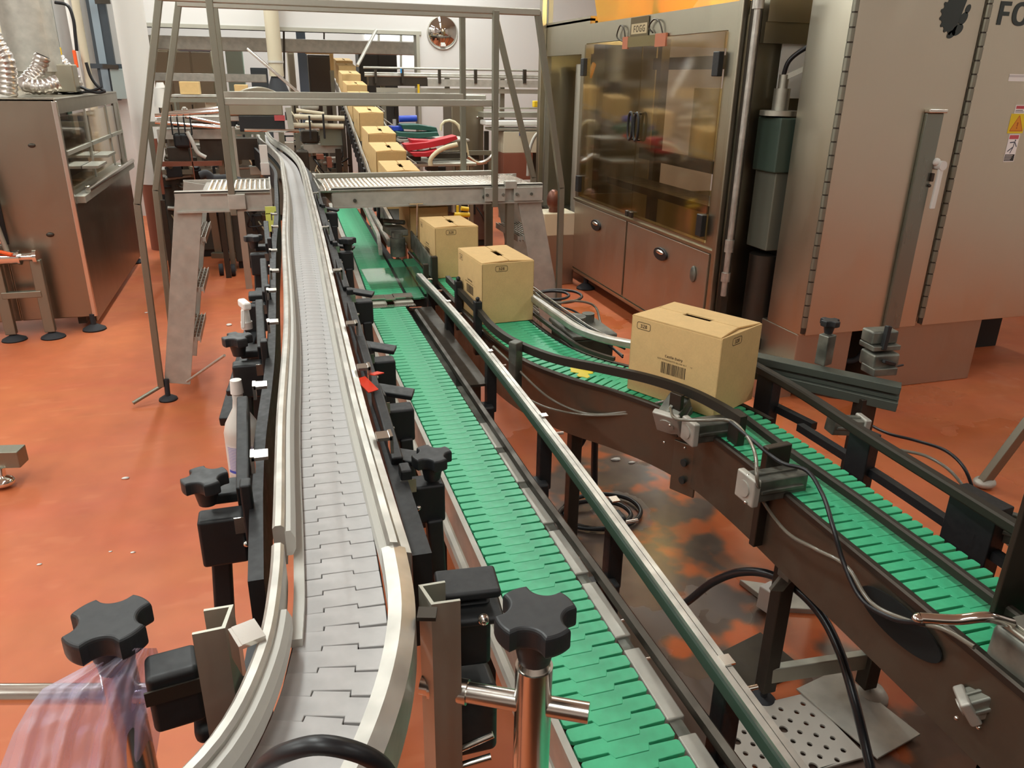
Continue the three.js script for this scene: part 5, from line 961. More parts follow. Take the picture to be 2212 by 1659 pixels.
{
  const z = -11.3, G = thing('wall_conveyor', 'raised conveyor with double guide rails running along the back wall', 'conveyor', [2.8, 0, z]);
  const yA = pt(900, 150, z)[1];
  for (const py of [148, 160, 164]) { const p = pt(900, py, z); part('rail', rod([1.35, p[1], z + (py === 148 ? 0 : 0.1)], [4.25, p[1], z + (py === 148 ? 0 : 0.1)], py === 164 ? 0.02 : 0.016), M.galv, G); }
  part('side_panel', span(2.2, 4.2, pt(900, 186, z)[1], pt(900, 170, z)[1], z + 0.14, z + 0.1), M.galv, G);
  part('dark_bed', span(1.4, 2.2, pt(900, 186, z)[1], pt(900, 166, z)[1], z + 0.1, z - 0.1), M.darkSteel, G);
  part('lower_rail', [span(1.5, 4.2, pt(900, 200, z)[1], pt(900, 190, z)[1], z + 0.1, z + 0.06)], M.steel, G);
  for (const px of [812, 870, 950, 1028, 1100, 1134]) part('post', pb(px - 3, 150, px + 3, 180, z + 0.16, 0.04), M.darkSteel, G);
  for (const x of [1.6, 2.5, 3.3, 4.1]) part('leg', bar([x, 0, z], [x, 1.95, z], 0.06, 0.06), M.tubeSteel, G);
  part('yellow_post', pb(902, 182, 907, 212, z + 0.2, 0.03), M.yellow, G);
  part('blue_light', pb(865, 148, 868, 158, z + 0.2, 0.02), std(0x3a9be0, 0.3), G);
}
solo('stay_rod', rod(pt(812, 66, -11.4), pt(772, 142, -11.0), 0.022), M.galv, 'slanting grey stay rod in front of the wall opening', 'rod');
{
  const z = -8.4, G = thing('parts_table', 'low steel table holding red, green and blue plastic plates', 'table', [1.75, 0, z]);
  const a = atZ(868, 348, z), b = atZ(1015, 352, z);
  part('table_top', span(a[0], b[0], a[1] - 0.03, a[1], z + 0.3, z - 0.5, 0.006), M.steel, G);
  for (const x of [a[0] + 0.05, b[0] - 0.05]) part('leg', [bar([x, 0, z + 0.25], [x, a[1] - 0.03, z + 0.25], 0.04, 0.04), bar([x, 0, z - 0.4], [x, a[1] - 0.03, z - 0.4], 0.04, 0.04)], M.tubeSteel, G);
  part('clutter', [pb(880, 338, 910, 348, z + 0.2, 0.1, 0.01), pb(925, 330, 1010, 342, z, 0.1, 0.01)], M.darkSteel, G);
  part('upper_shelf', [span(a[0] - 0.02, b[0], atZ(900, 306, z)[1], atZ(900, 302, z)[1], z, z - 0.5), rod([a[0], a[1], z - 0.4], [a[0], atZ(900, 262, z)[1], z - 0.4], 0.02), rod([b[0], a[1], z - 0.4], [b[0], atZ(900, 302, z)[1], z - 0.4], 0.02)], M.galv, G);
}
const slab = (pts, z, t, d) => { const s = new THREE.Shape(pts.map(p => { const q = pt(p[0], p[1], z); return new THREE.Vector2(q[0], q[1]); })); return new THREE.ExtrudeGeometry(s, { depth: d, bevelEnabled: true, bevelSize: 0.004, bevelThickness: 0.004, bevelSegments: 1 }).translate(0, 0, z - d); };
solo('red_plate', slab([[875, 313], [925, 308], [985, 294], [988, 300], [960, 312], [930, 318], [882, 326]], -8.1, 0, 0.2), M.red, 'long curved red plastic plate, upper of two on the parts table', 'plate', 'red plastic plates on the parts table');
solo('red_plate', slab([[888, 330], [920, 330], [948, 324], [944, 330], [925, 338], [896, 338]], -8.0, 0, 0.2), M.red, 'short curved red plastic plate, lower of two on the parts table', 'plate', 'red plastic plates on the parts table');
solo('red_plate', slab([[888, 302], [930, 304], [932, 308], [892, 310]], -8.2, 0, 0.2), M.red, 'small flat red plate lying behind the longer red plate', 'plate', 'red plastic plates on the parts table');
solo('green_plate', slab([[868, 270], [905, 270], [942, 276], [945, 284], [905, 280], [872, 278]], -8.6, 0, 0.25), M.teal, 'dark green plastic plate, upper of the stack behind the red ones', 'plate', 'green plastic plates behind the red ones');
solo('green_plate', slab([[860, 286], [905, 288], [945, 286], [948, 293], [905, 298], [862, 294]], -8.5, 0, 0.25), M.teal, 'dark green plastic plate, lower of the stack behind the red ones', 'plate', 'green plastic plates behind the red ones');
solo('blue_plate', slab([[846, 274], [870, 274], [872, 282], [850, 282]], -8.7, 0, 0.2), M.blue, 'blue plastic plate beside the green plates', 'plate');
solo('blue_roll', rod(pt(862, 257, -8.9), pt(900, 256, -8.9), 0.035), M.blue, 'blue roll lying above the green plates', 'roll');
solo('white_hose', tube([pt(930, 358, -7.6), pt(930, 345, -7.6), pt(945, 328, -7.6), pt(965, 318, -7.6), pt(988, 312, -7.6)], 0.022, 30, 8), M.hoseWhite, 'cream hose arching down beside the red plates', 'hose');
solo('white_hose', tube([pt(952, 282, -9), pt(955, 266, -9), pt(970, 260, -9), pt(988, 268, -9), pt(998, 290, -9), pt(1006, 310, -9), pt(1012, 345, -9), pt(1014, 380, -9), [pt(1014, 440, -9)[0], 0.3, -9], [pt(1014, 440, -9)[0] + 0.05, 0.017, -9]], 0.016, 30, 8), M.hoseWhite, 'thin cream hose looped in front of the stainless cupboard', 'hose');
solo('clear_hose', tube([pt(1010, 338, -8.6), pt(1035, 352, -8.6), pt(1060, 340, -8.6), pt(1072, 315, -8.6)], 0.02, 30, 8), M.foil, 'shiny grey hose hanging in a curve right of the parts table', 'hose');
{
  const z = -9.4, G = thing('right_side_table', 'pale table with a row of rails and a white box near the platform right post', 'table', [3.0, 0, z]);
  part('rail', [pb(1046, 232, 1172, 236, z - 0.3, 0.04), pb(1046, 243, 1172, 254, z - 0.1, 0.3), pb(1062, 277, 1172, 282, z, 0.3)], M.steel, G);
  part('white_sheet', [pb(1050, 260, 1172, 272, z - 0.05, 0.3, 0.02)], M.white, G);
  part('box', pb(1088, 284, 1168, 330, z, 0.3, 0.008), M.cream, G);
  part('blue_badge', pb(1122, 285, 1136, 293, z + 0.01, 0.008), std(0x2b3c7a, 0.5), G);
  part('red_base', pb(1088, 331, 1150, 388, z, 0.25, 0.006), M.brownRed, G);
  part('leg', [bar([pt(1060, 300, z)[0], 0, z - 0.2], [pt(1060, 300, z)[0], 1.35, z - 0.2], 0.05, 0.05), bar([pt(1165, 300, z)[0], 0, z - 0.2], [pt(1165, 300, z)[0], 1.35, z - 0.2], 0.05, 0.05), bar([pt(1110, 300, z)[0], 0, z - 0.2], [pt(1110, 300, z)[0], 0.9, z - 0.2], 0.05, 0.05)], M.darkSteel, G);
  part('yellow_sensor', pb(1154, 218, 1170, 232, z - 0.1, 0.08, 0.01), M.yellow, G);
  part('loop_tube', tube([pt(1140, 380, z + 0.6), pt(1145, 320, z + 0.6), pt(1162, 288, z + 0.6), pt(1188, 290, z + 0.6), pt(1200, 340, z + 0.6), pt(1208, 400, z + 0.6)], 0.02, 40, 8), M.galv, G);
}
{
  const z = -7.2, G = thing('floor_motor', 'small dark coppery motor on a white box beyond the right stairs', 'motor', [pt(1205, 480, z)[0], 0, z]);
  part('box', [pb(1176, 462, 1242, 508, z, 0.3, 0.01)], M.cream, G);
  part('lower_box', (() => { const a = pt(1176, 508, z), b = pt(1242, 508, z); return span(a[0], b[0], 0, a[1], z, z - 0.3, 0.01); })(), M.machineWarm, G);
  part('motor_body', [ball(0.07, ...pt(1196, 432, z - 0.1), 1, 1.5, 1), rod(pt(1196, 445, z - 0.1), pt(1196, 464, z - 0.1), 0.05)], std(0x6b4436, 0.4, 0.5), G);
}
// traffic cone shaped orange thing and yellow grips seen under the platform
solo('yellow_grip_stand', [bar([pt(990, 455, -7.0)[0], 0, -7.03], [pt(990, 455, -7.0)[0], pt(990, 445, -7.0)[1], -7.03], 0.02, 0.02), bar([pt(990, 455, -7.0)[0] - 0.1, 0.01, -7.03], [pt(990, 455, -7.0)[0] + 0.1, 0.01, -7.03], 0.1, 0.02), rod(pt(996, 450, -7.0), pt(1012, 452, -7.0), 0.02), rod(pt(982, 464, -7.0), pt(1014, 464, -7.0), 0.022)], M.yellow, 'yellow stand with two grips seen under the platform beam behind the cartons', 'stand');
solo('mirror_bracket', pb(953, 95, 963, 100, -12.44, 0.06), M.white, 'small white bracket under the round wall mirror', 'bracket');
{
  const c = pt(958, 71, -12.42), r = 0.226;
  const G = thing('round_mirror', 'round convex mirror on the white back wall', 'mirror', [c[0], c[1] - r, -12.49]);
  const pr = []; for (let i = 0; i <= 10; i++) { const a = i / 10; pr.push([r * a, 0.07 * (1 - a * a)]); }
  part('glass', new THREE.LatheGeometry(pr.map(p => new THREE.Vector2(...p)), 36).rotateX(Math.PI / 2).rotateX(0.12).translate(c[0], c[1], -12.49), std(0xd8d8d4, 0.03, 1), G);
  part('rim', new THREE.TorusGeometry(r, 0.012, 8, 40).translate(c[0], c[1], -12.488), M.galv, G);
}

// ------------------------------------------------------------------ the room behind the opening
{
  const z = -13.2, G = thing('overhead_duct', 'long grey steel beam crossing the wall opening', 'beam', [0.4, 2.2, z]);
  part('beam', [span(-1.9, 3.1, pt(600, 112, z)[1], pt(600, 83, z)[1], z, z - 0.3, 0.01)], M.galv, G);
  part('lower_beam', span(-1.9, 0.1, pt(400, 176, z)[1], pt(400, 158, z)[1], z, z - 0.2, 0.01), M.galv, G);
  part('hanger', [bar(pt(612, 10, z), pt(615, 205, z), 0.03, 0.03), rod(pt(700, 0, z), pt(700, 85, z), 0.012)], M.darkSteel, G);
}
{
  const z = -12.3, a = pt(592, 100, z), G = thing('drop_pipe', 'thick pale vertical pipe with a dark foot in front of the wall opening', 'pipe', [a[0], 1.5, z]);
  part('pipe', rod([a[0], pt(592, 165, z)[1], z], [a[0], CEILING, z], 0.1, 0.1, 20), M.cream, G);
  part('flange', rod([a[0], pt(592, 136, z)[1], z], [a[0], pt(592, 131, z)[1], z], 0.112, 0.112, 20), M.wear, G);
  part('foot', rod([a[0], pt(590, 200, z)[1], z], [a[0], pt(592, 162, z)[1], z], 0.16, 0.07, 16), M.rubber, G);
}
const far = -15.0;
solo('blue_post', (() => { const p = pt(651, 100, -14); return bar([p[0], 0, -14], [p[0], 3.2, -14], 0.14, 0.12); })(), std(0x5a6a7c, 0.5), 'slim blue-grey post in the room behind the opening', 'post');
function cabinetFar(name, px0, py0, px1, py1, z, mat, label, cat, doors) {
  const a = pt(px0, py0, z), b = pt(px1, py1, z), G = thing(name, label, cat, [(a[0] + b[0]) / 2, 0, z - 0.25]);
  part('body', [span(a[0], b[0], 0.05, a[1], z, z - 0.5, 0.01), span(a[0] + 0.04, b[0] - 0.04, 0, 0.06, z - 0.04, z - 0.46)], mat, G);
  const n = doors; for (let i = 0; i < n; i++) { const x0 = lerp(a[0], b[0], i / n) + 0.015, x1 = lerp(a[0], b[0], (i + 1) / n) - 0.015; const d = part('door', span(x0, x1, 0.1, a[1] - 0.03, z + 0.015, z, 0.004), mat, G); part('handle', bx(0.02, 0.14, 0.02, x1 - 0.05, a[1] * 0.6, z + 0.025, 0, 0.005), M.darkSteel, d); }
  return G;
}
cabinetFar('beige_locker', 316, 106, 462, 170, far, std(0xa79c84, 0.6), 'wide beige locker behind the left end of the wall opening', 'locker', 3);
cabinetFar('pale_green_cabinet', 485, 104, 528, 155, far + 0.1, M.paleGreen, 'pale green cabinet in the room behind the opening', 'cabinet', 1);
cabinetFar('blue_grey_bin', 540, 146, 582, 195, -14.2, M.blueGrey, 'blue-grey bin left of the pale vertical pipe', 'bin', 1);
cabinetFar('dark_doorway_panel', 664, 118, 722, 200, -14.4, std(0x4a4238, 0.7), 'dark brown upright panel left of the carton slope in the far room', 'panel', 1);
cabinetFar('cream_panel', 620, 112, 642, 200, -14.9, M.cream, 'narrow cream cabinet left of the blue-grey post', 'cabinet', 1);
cabinetFar('dark_machine', 774, 114, 858, 150, -14.2, std(0x33332f, 0.6), 'dark machine right of the carton slope in the far room', 'machine', 2);
solo('blue_band', pb(385, 104, 458, 110, far + 0.06, 0.04), M.blue, 'narrow blue band along the top of the beige locker', 'band');
{
  const y = pt(386, 204, -11.9)[1], x0 = pt(370, 200, -11.9)[0], x1 = pt(545, 200, -11.9)[0];
  const G = thing('box_shelf', 'slim steel shelf behind the machine line carrying two brown boxes', 'shelf', [(x0 + x1) / 2, 0, -12.1]);
  part('board', span(x0, x1, y - 0.03, y - 0.002, -11.85, -12.3), M.galv, G);
  for (const x of [x0 + 0.03, x1 - 0.03]) for (const z of [-11.88, -12.27]) part('upright', bar([x, 0, z], [x, y - 0.03, z], 0.03, 0.03), M.tubeSteel, G);
}
solo('cardboard_box', pb(386, 176, 432, 204, -11.9, 0.3, 0.006), M.card, 'brown cardboard box seen between the left handrail posts', 'box');
solo('cardboard_box', (() => { const a = pt(505, 182, -11.9), b = pt(536, 196, -11.9), y = pt(386, 204, -11.9)[1]; return span(a[0], b[0], y, y + a[1] - b[1] + 0.05, -11.9, -12.2, 0.006); })(), M.card, 'brown cardboard box behind the arched machine lid', 'box');
{
  const G = thing('carton_erector_frame', 'tan wooden frame at the top end of the carton slope', 'frame', [0.9, 0, -14]);
  part('upright', [pb(712, 118, 722, 152, -13.6, 0.06), pb(660, 112, 720, 118, -13.7, 0.06)], M.card, G);
  part('leg', [bar([pt(717, 150, -13.6)[0], 0, -13.63], [pt(717, 150, -13.6)[0], pt(717, 152, -13.6)[1], -13.63], 0.06, 0.06)], M.tubeSteel, G);
}
{
  const z = -17.57, G = thing('bright_window', 'bright white glazed window at the far end of the room behind the opening', 'window', [2.9, 1, z]);
  const glow = new THREE.MeshStandardMaterial({ color: 0xffffff, emissive: new THREE.Color(0.95, 1, 0.95), emissiveIntensity: 0.55 });
  part('pane', [span(pt(788, 74, z)[0], pt(905, 74, z)[0], pt(850, 88, z)[1], pt(850, 70, z)[1], z, z - 0.02), span(pt(858, 74, z)[0], pt(905, 74, z)[0], pt(850, 150, z)[1], pt(850, 112, z)[1], z, z - 0.02)], glow, G);
  part('frame', [bar(pt(818, 70, z + 0.02), pt(818, 90, z + 0.02), 0.05, 0.03), bar(pt(866, 70, z + 0.02), pt(866, 150, z + 0.02), 0.05, 0.03)], M.steel, G);
}

// ------------------------------------------------------------------ small things
// lilac plastic film hung over the left rod around the knob post
{
  const nu = 90, nv = 70, rows = [[0, 1400, 262, 338], [0.14, 1428, 205, 348], [0.34, 1488, 92, 372], [0.5, 1530, 60, 366], [0.68, 1585, 28, 345], [1, 1760, -40, 318]];
  const sheet = (back) => {
    const g = new THREE.PlaneGeometry(1, 1, nu, nv), q = g.attributes.position;
    for (let j = 0; j <= nv; j++) for (let i = 0; i <= nu; i++) {
      const u = i / nu, v = j / nv; let k = 0; while (k < rows.length - 2 && rows[k + 1][0] < v) k++;
      const A = rows[k], B = rows[k + 1], t = (v - A[0]) / (B[0] - A[0]);
      const py = lerp(A[1], B[1], t), px = lerp(lerp(A[2], B[2], t), lerp(A[3], B[3], t), u);
      const edge = Math.min(1, Math.min(u, 1 - u) * 6), rid = x => Math.pow(Math.abs(Math.sin(x)), 1.6);
      const fold = (0.015 * rid(u * 11 + 1.5 * v + 0.6 * Math.sin(v * 5)) + 0.01 * rid(u * 24 - 4 * v + 2) + 0.008 * fbm(u * 7 + 3, v * 9, 64, 211, 3) + 0.004 * rid(v * 16 + u * 6)) * (0.35 + v) * edge;
      const bulge = 0.026 * Math.sin(Math.PI * u) * (back ? -1 : 1);
      const s = pt(px, py, lerp(-0.885, -0.905, v) + bulge + (back ? -fold : fold)); q.setXYZ(j * (nu + 1) + i, s[0], s[1], s[2]);
    }
    g.computeVertexNormals(); return g;
  };
  const film = phys(0xe6e2fa, 0.16, 0, { transmission: 0.72, thickness: 0, ior: 1.5, side: THREE.DoubleSide });
  solo('plastic_film', sheet(false), film, 'crumpled lilac plastic film draped over the rod below the left star knob', 'plastic');
}
// spray bottle hanging on the left side of the grey conveyor
{
  const x = -0.128, z = -1.9, y = 0.955;
  const G = thing('spray_bottle', 'translucent white spray bottle with blue printed label beside the grey conveyor', 'bottle', [x, y, z]);
  const milky = phys(0xd9d4cc, 0.35, 0, { transmission: 0.25, thickness: 0 });
  const b = part('body', lathe([[0, 0], [0.034, 0], [0.044, 0.008], [0.044, 0.15], [0.038, 0.175], [0.016, 0.215], [0.013, 0.235], [0.013, 0.255], [0, 0.255]], x, y, z, 28), milky, G);
  const lab = canvasTex(256, 256, (c, w, h) => { c.fillStyle = '#ccc8c4'; c.fillRect(0, 0, w, h); c.fillStyle = '#5664b4'; for (let i = 0; i < 15; i++) c.fillRect(30, 20 + i * 13, 150 + (i * 37) % 50, 5); c.fillStyle = '#3a4cae'; c.fillRect(20, 214, 200, 24); });
  const lg = new THREE.CylinderGeometry(0.0446, 0.0446, 0.085, 24, 1, true, -1.3, 2.6); lg.rotateY(0.0).translate(x, y + 0.085, z);
  part('label', lg, std(0xffffff, 0.6, 0, { map: lab }), b, undefined, true);
  part('cap', rod([x, y + 0.255, z], [x, y + 0.29, z], 0.016, 0.014), M.white, G);
}
{
  const x = -0.1, y = 1.285, z = -2.2;
  const G = thing('spray_trigger', 'small white spray trigger head resting on the black bracket of the grey conveyor', 'spray head', [x, y, z]);
  part('head', [bx(0.022, 0.022, 0.06, x, y + 0.07, z, 0.3, 0.006), rod([x, y + 0.01, z], [x, y + 0.06, z], 0.013, 0.01), rod([x, y, z], [x, y + 0.02, z], 0.016)], M.white, G);
  part('trigger', bar([x - 0.005, y + 0.06, z + 0.02], [x - 0.01, y + 0.01, z + 0.03], 0.01, 0.008, 0.002), M.white, G);
}
// air lines of the carton conveyor: [pixel x, pixel y, height]
const line = (pts, r, seg = 60) => tube(pts.map(([a, b, y]) => atY(a, b, y)), r, seg, 7);
solo('air_line', line([[1065, 748, 0.92], [1110, 790, 0.86], [1190, 862, 0.76], [1265, 893, 0.72], [1350, 890, 0.77], [1440, 866, 0.86], [1500, 864, 0.88], [1565, 880, 0.9]], 0.0055), M.tubeClear, 'clear air line sagging from the bend post to the nearest air cylinder', 'air line');
solo('air_line', line([[1128, 856, 0.77], [1180, 880, 0.74], [1260, 896, 0.72], [1330, 896, 0.75], [1400, 888, 0.8], [1442, 880, 0.84]], 0.005), M.tubeClear, 'second sagging air line just below the first one at the bend', 'air line');
solo('air_line', tube([...[[1448, 882, 0.9], [1462, 905, 0.92], [1520, 908, 0.94], [1575, 908, 0.95], [1610, 938, 0.95], [1632, 985, 0.95], [1635, 1030, 0.93]].map(([a, b, y]) => atY(a, b, y)), ...[[1650, 1085], [1700, 1150], [1760, 1185], [1830, 1225], [1880, 1300], [1960, 1340], [2040, 1360], [2105, 1398]].map(([a, b]) => atX(a, b, 1.3))], 0.0055, 120, 7), M.tubeClear, 'long air line running along the side sheet of the carton conveyor to the end box', 'air line');
solo('air_line', tube([...[[1578, 912, 0.95], [1630, 955, 0.95], [1690, 1000, 0.94], [1740, 1015, 0.94], [1775, 1065, 0.92]].map(([a, b, y]) => atY(a, b, y)), ...[[1800, 1140], [1822, 1215], [1862, 1295], [1930, 1337], [2000, 1347]].map(([a, b]) => atX(a, b, 1.295))], 0.006, 100, 7), M.cable, 'dark air line crossing the green chain and hanging down the side sheet', 'air line');
solo('air_line', line([[1145, 622, 0.98], [1190, 655, 0.96], [1240, 650, 0.95], [1285, 662, 0.9], [1298, 700, 0.84], [1318, 745, 0.8], [1345, 768, 0.8]], 0.006), M.tubeClear, 'pale air line behind the bend, running down to the big carton', 'air line');
solo('air_line', line([[1195, 660, 0.95], [1240, 672, 0.92], [1270, 695, 0.88], [1300, 730, 0.84], [1345, 772, 0.8]], 0.005), M.cable, 'dark air line beside the pale one behind the bend', 'air line');
solo('cable_coil', [tube([0, 1, 2, 3, 4, 5, 6, 7].map(i => atY(1205 + 52 * Math.cos(i * 0.785), 640 + 14 * Math.sin(i * 0.785), 0.93)), 0.007, 60, 7, true), tube([0, 1, 2, 3, 4, 5, 6, 7].map(i => atY(1195 + 34 * Math.cos(i * 0.785), 638 + 9 * Math.sin(i * 0.785), 0.95)), 0.007, 60, 7, true)], M.cable, 'coiled dark cable on the drive box behind the bend', 'cable');
solo('air_line', line([[1712, 822, 0.86], [1740, 842, 0.84], [1790, 856, 0.8], [1868, 872, 0.72], [1872, 908, 0.7], [1915, 935, 0.72], [1980, 952, 0.74], [2045, 975, 0.76], [2082, 1010, 0.74], [2105, 1065, 0.66]], 0.006, 90), M.cable, 'dark air line behind the right guide rail, passing the square post', 'air line');
solo('air_line', line([[1945, 972, 0.8], [2000, 985, 0.8], [2050, 1015, 0.78], [2092, 1065, 0.72], [2130, 1120, 0.6], [2195, 1195, 0.5]], 0.0055, 60), M.tubeClear, 'pale air line curving down at the right edge beside the guide rail', 'air line');
for (let i = 0; i < 4; i++) solo('air_line', line([[1140, 612 + i * 6, 0.99 - i * 0.01], [1180, 640 + i * 6, 0.985 - i * 0.01], [1225, 672 + i * 5, 0.975 - i * 0.01], [1285, 712 + i * 4, 0.96 - i * 0.01], [1350, 742 + i * 4, 0.95 - i * 0.01]], 0.004, 40), i % 2 ? M.cable : M.tubeClear, ['topmost', 'second', 'third', 'lowest'][i] + ' of four air lines bundled along the alloy rail behind the bend', 'air line', 'bundled air lines behind the bend');
// hoses and cables low down
solo('black_hose', line([[1462, 1316, 0.12], [1490, 1296, 0.2], [1540, 1258, 0.33], [1600, 1236, 0.42], [1660, 1240, 0.46], [1720, 1272, 0.46], [1775, 1330, 0.42], [1815, 1410, 0.36], [1845, 1510, 0.28], [1865, 1590, 0.2], [1885, 1680, 0.12], [1900, 1760, 0.02]], 0.0145, 140), std(0x1a1a1d, 0.3), 'thick black hose arching over the floor between the conveyors', 'hose');
solo('black_hose', [tube([0, 1, 2, 3, 4, 5, 6, 7].map(i => atY(1300 + 84 * Math.cos(i * 0.785), 1105 + 38 * Math.sin(i * 0.785), 0.02)), 0.011, 70, 8, true), tube([0, 1, 2, 3, 4, 5, 6, 7].map(i => atY(1285 + 78 * Math.cos(i * 0.785), 1112 + 30 * Math.sin(i * 0.785), 0.035)), 0.011, 70, 8, true)], M.cable, 'coil of black hose lying on the stained floor', 'hose');
solo('black_hose', line([[1286, 905, 0.55], [1285, 960, 0.42], [1284, 1030, 0.24], [1286, 1092, 0.06]], 0.016), M.cable, 'straight black hose hanging down to the coil on the floor', 'hose');
solo('black_hose', line([[1266, 905, 0.55], [1262, 945, 0.44], [1240, 975, 0.38], [1205, 988, 0.36]], 0.014), M.cable, 'short black hose curving left under the bend', 'hose');
solo('black_hose', line([[540, 1730, 1.36], [570, 1655, 1.42], [620, 1625, 1.45], [690, 1610, 1.46], [760, 1622, 1.45], [825, 1655, 1.42], [860, 1720, 1.36]], 0.008, 60), M.cable, 'black cable arching over the grey chain at the bottom edge', 'cable');
solo('cable_stub', line([[1674, 1212, 0.1], [1688, 1230, 0.06], [1702, 1256, 0.012]], 0.008, 20), M.cable, 'short black cable end sticking up from the floor', 'cable');
// perforated steel foot plates on the floor
{
  const hole = [], A = atY(1620, 1640, 0.0);
  for (let i = 0; i < 9; i++) for (let j = 0; j < 5; j++) hole.push([1.2 + i * 0.043, -1.62 + j * 0.05 + (i % 2) * 0.025, i % 4 === 1 && j % 3 === 1 ? 0.014 : 0.0085]);
  solo('perforated_plate', flat([[1.17, -1.38], [1.17, -1.66], [1.58, -1.66], [1.6, -1.38]], 0.006, 0.001, hole).translate(0, 0.012, 0), std(0xbdb6ac, 0.6, 0.3), 'perforated pale steel plate lying on the floor between the green conveyors', 'plate');
  solo('bent_plate', [flat([[1.56, -1.68], [1.76, -1.72], [1.82, -1.4], [1.62, -1.36]], 0.005, 0.001).translate(0, 0.02, 0), span(1.62, 1.8, 0.0, 0.02, -1.6, -1.5)], M.galv, 'plain bent steel plate on the floor beside the perforated one', 'plate');
  solo('floor_tray', [flat([[1.4, -1.92], [1.62, -1.98], [1.66, -1.76], [1.42, -1.72]], 0.012, 0.002)], M.darkSteel, 'dark flat tray on the floor behind the perforated plate', 'tray');
  solo('steel_plate', [flat([[1.72, -2.28], [1.95, -2.15], [2.02, -1.98], [1.76, -2.08]], 0.02, 0.002)], M.galv, 'small grey steel plate on the floor under the carton conveyor', 'plate');
  const blk = atY(1665, 1272, 0.1);
  solo('white_block', [bx(0.07, 0.1, 0.06, blk[0], 0.06, blk[2], 0.3, 0.006)], M.white, 'small white block standing on the floor behind the arching hose', 'block');
}
// litter on the floor
const bits = [[495, 703, 0.022, 'flat white cap lying on the floor left of the grey conveyor', 'cap'], [457, 534, 0.02, 'small white cap on the floor beside the wheeled stand', 'cap'], [316, 676, 0.012, 'white crumb on the floor near the left machine', 'crumb'], [271, 1034, 0.013, 'pale yellowish crumb in the middle of the left floor', 'crumb'], [287, 1194, 0.008, 'thin white chip on the left floor, right of a smaller one', 'chip'], [239, 1192, 0.006, 'tiny white chip on the left floor', 'chip'], [85, 1220, 0.008, 'white chip at the far left of the near floor', 'chip'], [1330, 994, 0.02, 'white wet scrap on the stained floor below the bend', 'scrap'], [1365, 1000, 0.014, 'smaller white scrap right of the wet one below the bend', 'scrap']];
for (const [px, py, r, l, c] of bits) {
  const p = atY(px, py, 0); const g = new THREE.IcosahedronGeometry(r, 1); const q = g.attributes.position;
  for (let i = 0; i < q.count; i++) { const k = 0.8 + 0.4 * hash2(Math.round(q.getX(i) * 1e4), Math.round(q.getZ(i) * 1e4), px); q.setXYZ(i, q.getX(i) * k * 1.4, q.getY(i) * 0.35, q.getZ(i) * k * 0.8); }
  solo(c === 'cap' ? 'floor_disc' : c === 'scrap' ? 'white_scrap' : 'floor_chip', (c === 'cap' ? lathe([[0, 0.012], [r * 0.9, 0.012], [r, 0.008], [r, 0], [0, 0]], p[0], 0, p[2]) : g.translate(p[0], r * 0.3, p[2])), M.white, l, c);
}
{
  // yellow spill on the chain of the bend
  const o = []; for (let i = 0; i < 22; i++) { const a = i / 22 * Math.PI * 2, r = 1 + 0.35 * Math.sin(a * 3 + 1) + 0.22 * Math.sin(a * 7); o.push([1.15 + Math.cos(a) * 0.045 * r, -2.72 - Math.sin(a) * 0.05 * r]); }
  const b = []; for (let i = 0; i < 14; i++) { const a = i / 14 * Math.PI * 2, r = 1 + 0.3 * Math.sin(a * 3); b.push([1.19 + Math.cos(a) * 0.02 * r, -2.8 - Math.sin(a) * 0.018 * r]); }
  solo('yellow_spill', [flat(o, 0.002).translate(0, YB + 0.0008, 0), flat(b, 0.002).translate(0, YB + 0.0008, 0)], std(0xd8c22c, 0.5), 'yellow spill smeared on the green chain at the bend', 'spill');
}

// unseen desk below and behind the camera, placed to shade the floor and darken what the posts mirror
{
  const G = thing('unseen_blocking_desk', 'unseen dark grey desk out of view behind the conveyors, placed to darken floor and reflections', 'desk', [0.7, 0, 0.55]);
  part('cabinet', span(-0.75, 2.3, 0.08, 1.18, 0.25, 0.85, 0.02), M.darkSteel, G);
  part('top', bx(3.1, 0.03, 0.66, 0.78, 1.2, 0.55, 0, 0.01), M.blackSoft, G);
  for (let i = 0; i < 4; i++) { const d = part('door', span(-0.7 + i * 0.75, -0.02 + i * 0.75, 0.14, 1.12, 0.235, 0.25, 0.004), M.darkSteel, G); part('handle', bx(0.02, 0.12, 0.02, -0.1 + i * 0.75, 0.7, 0.225, 0, 0.004), M.bright, d); }
  part('plinth', span(-0.7, 2.25, 0, 0.08, 0.3, 0.8), M.black, G);
}

{
  const G = thing('unseen_blocking_cabinet', 'unseen tall dark cabinet right of the frame, placed to shade the floor under the carton conveyor', 'cabinet', [2.35, 0, -0.15]);  // out of view, keeps lamp light off the floor below the conveyor
  part('body', span(1.98, 2.75, 0.06, 1.95, -0.5, 0.2, 0.02), M.darkSteel, G);
  part('door', span(2.0, 2.73, 0.1, 1.9, -0.515, -0.5, 0.004), M.darkSteel, G);
  part('plinth', span(2.0, 2.73, 0, 0.06, -0.47, 0.17), M.black, G);
}

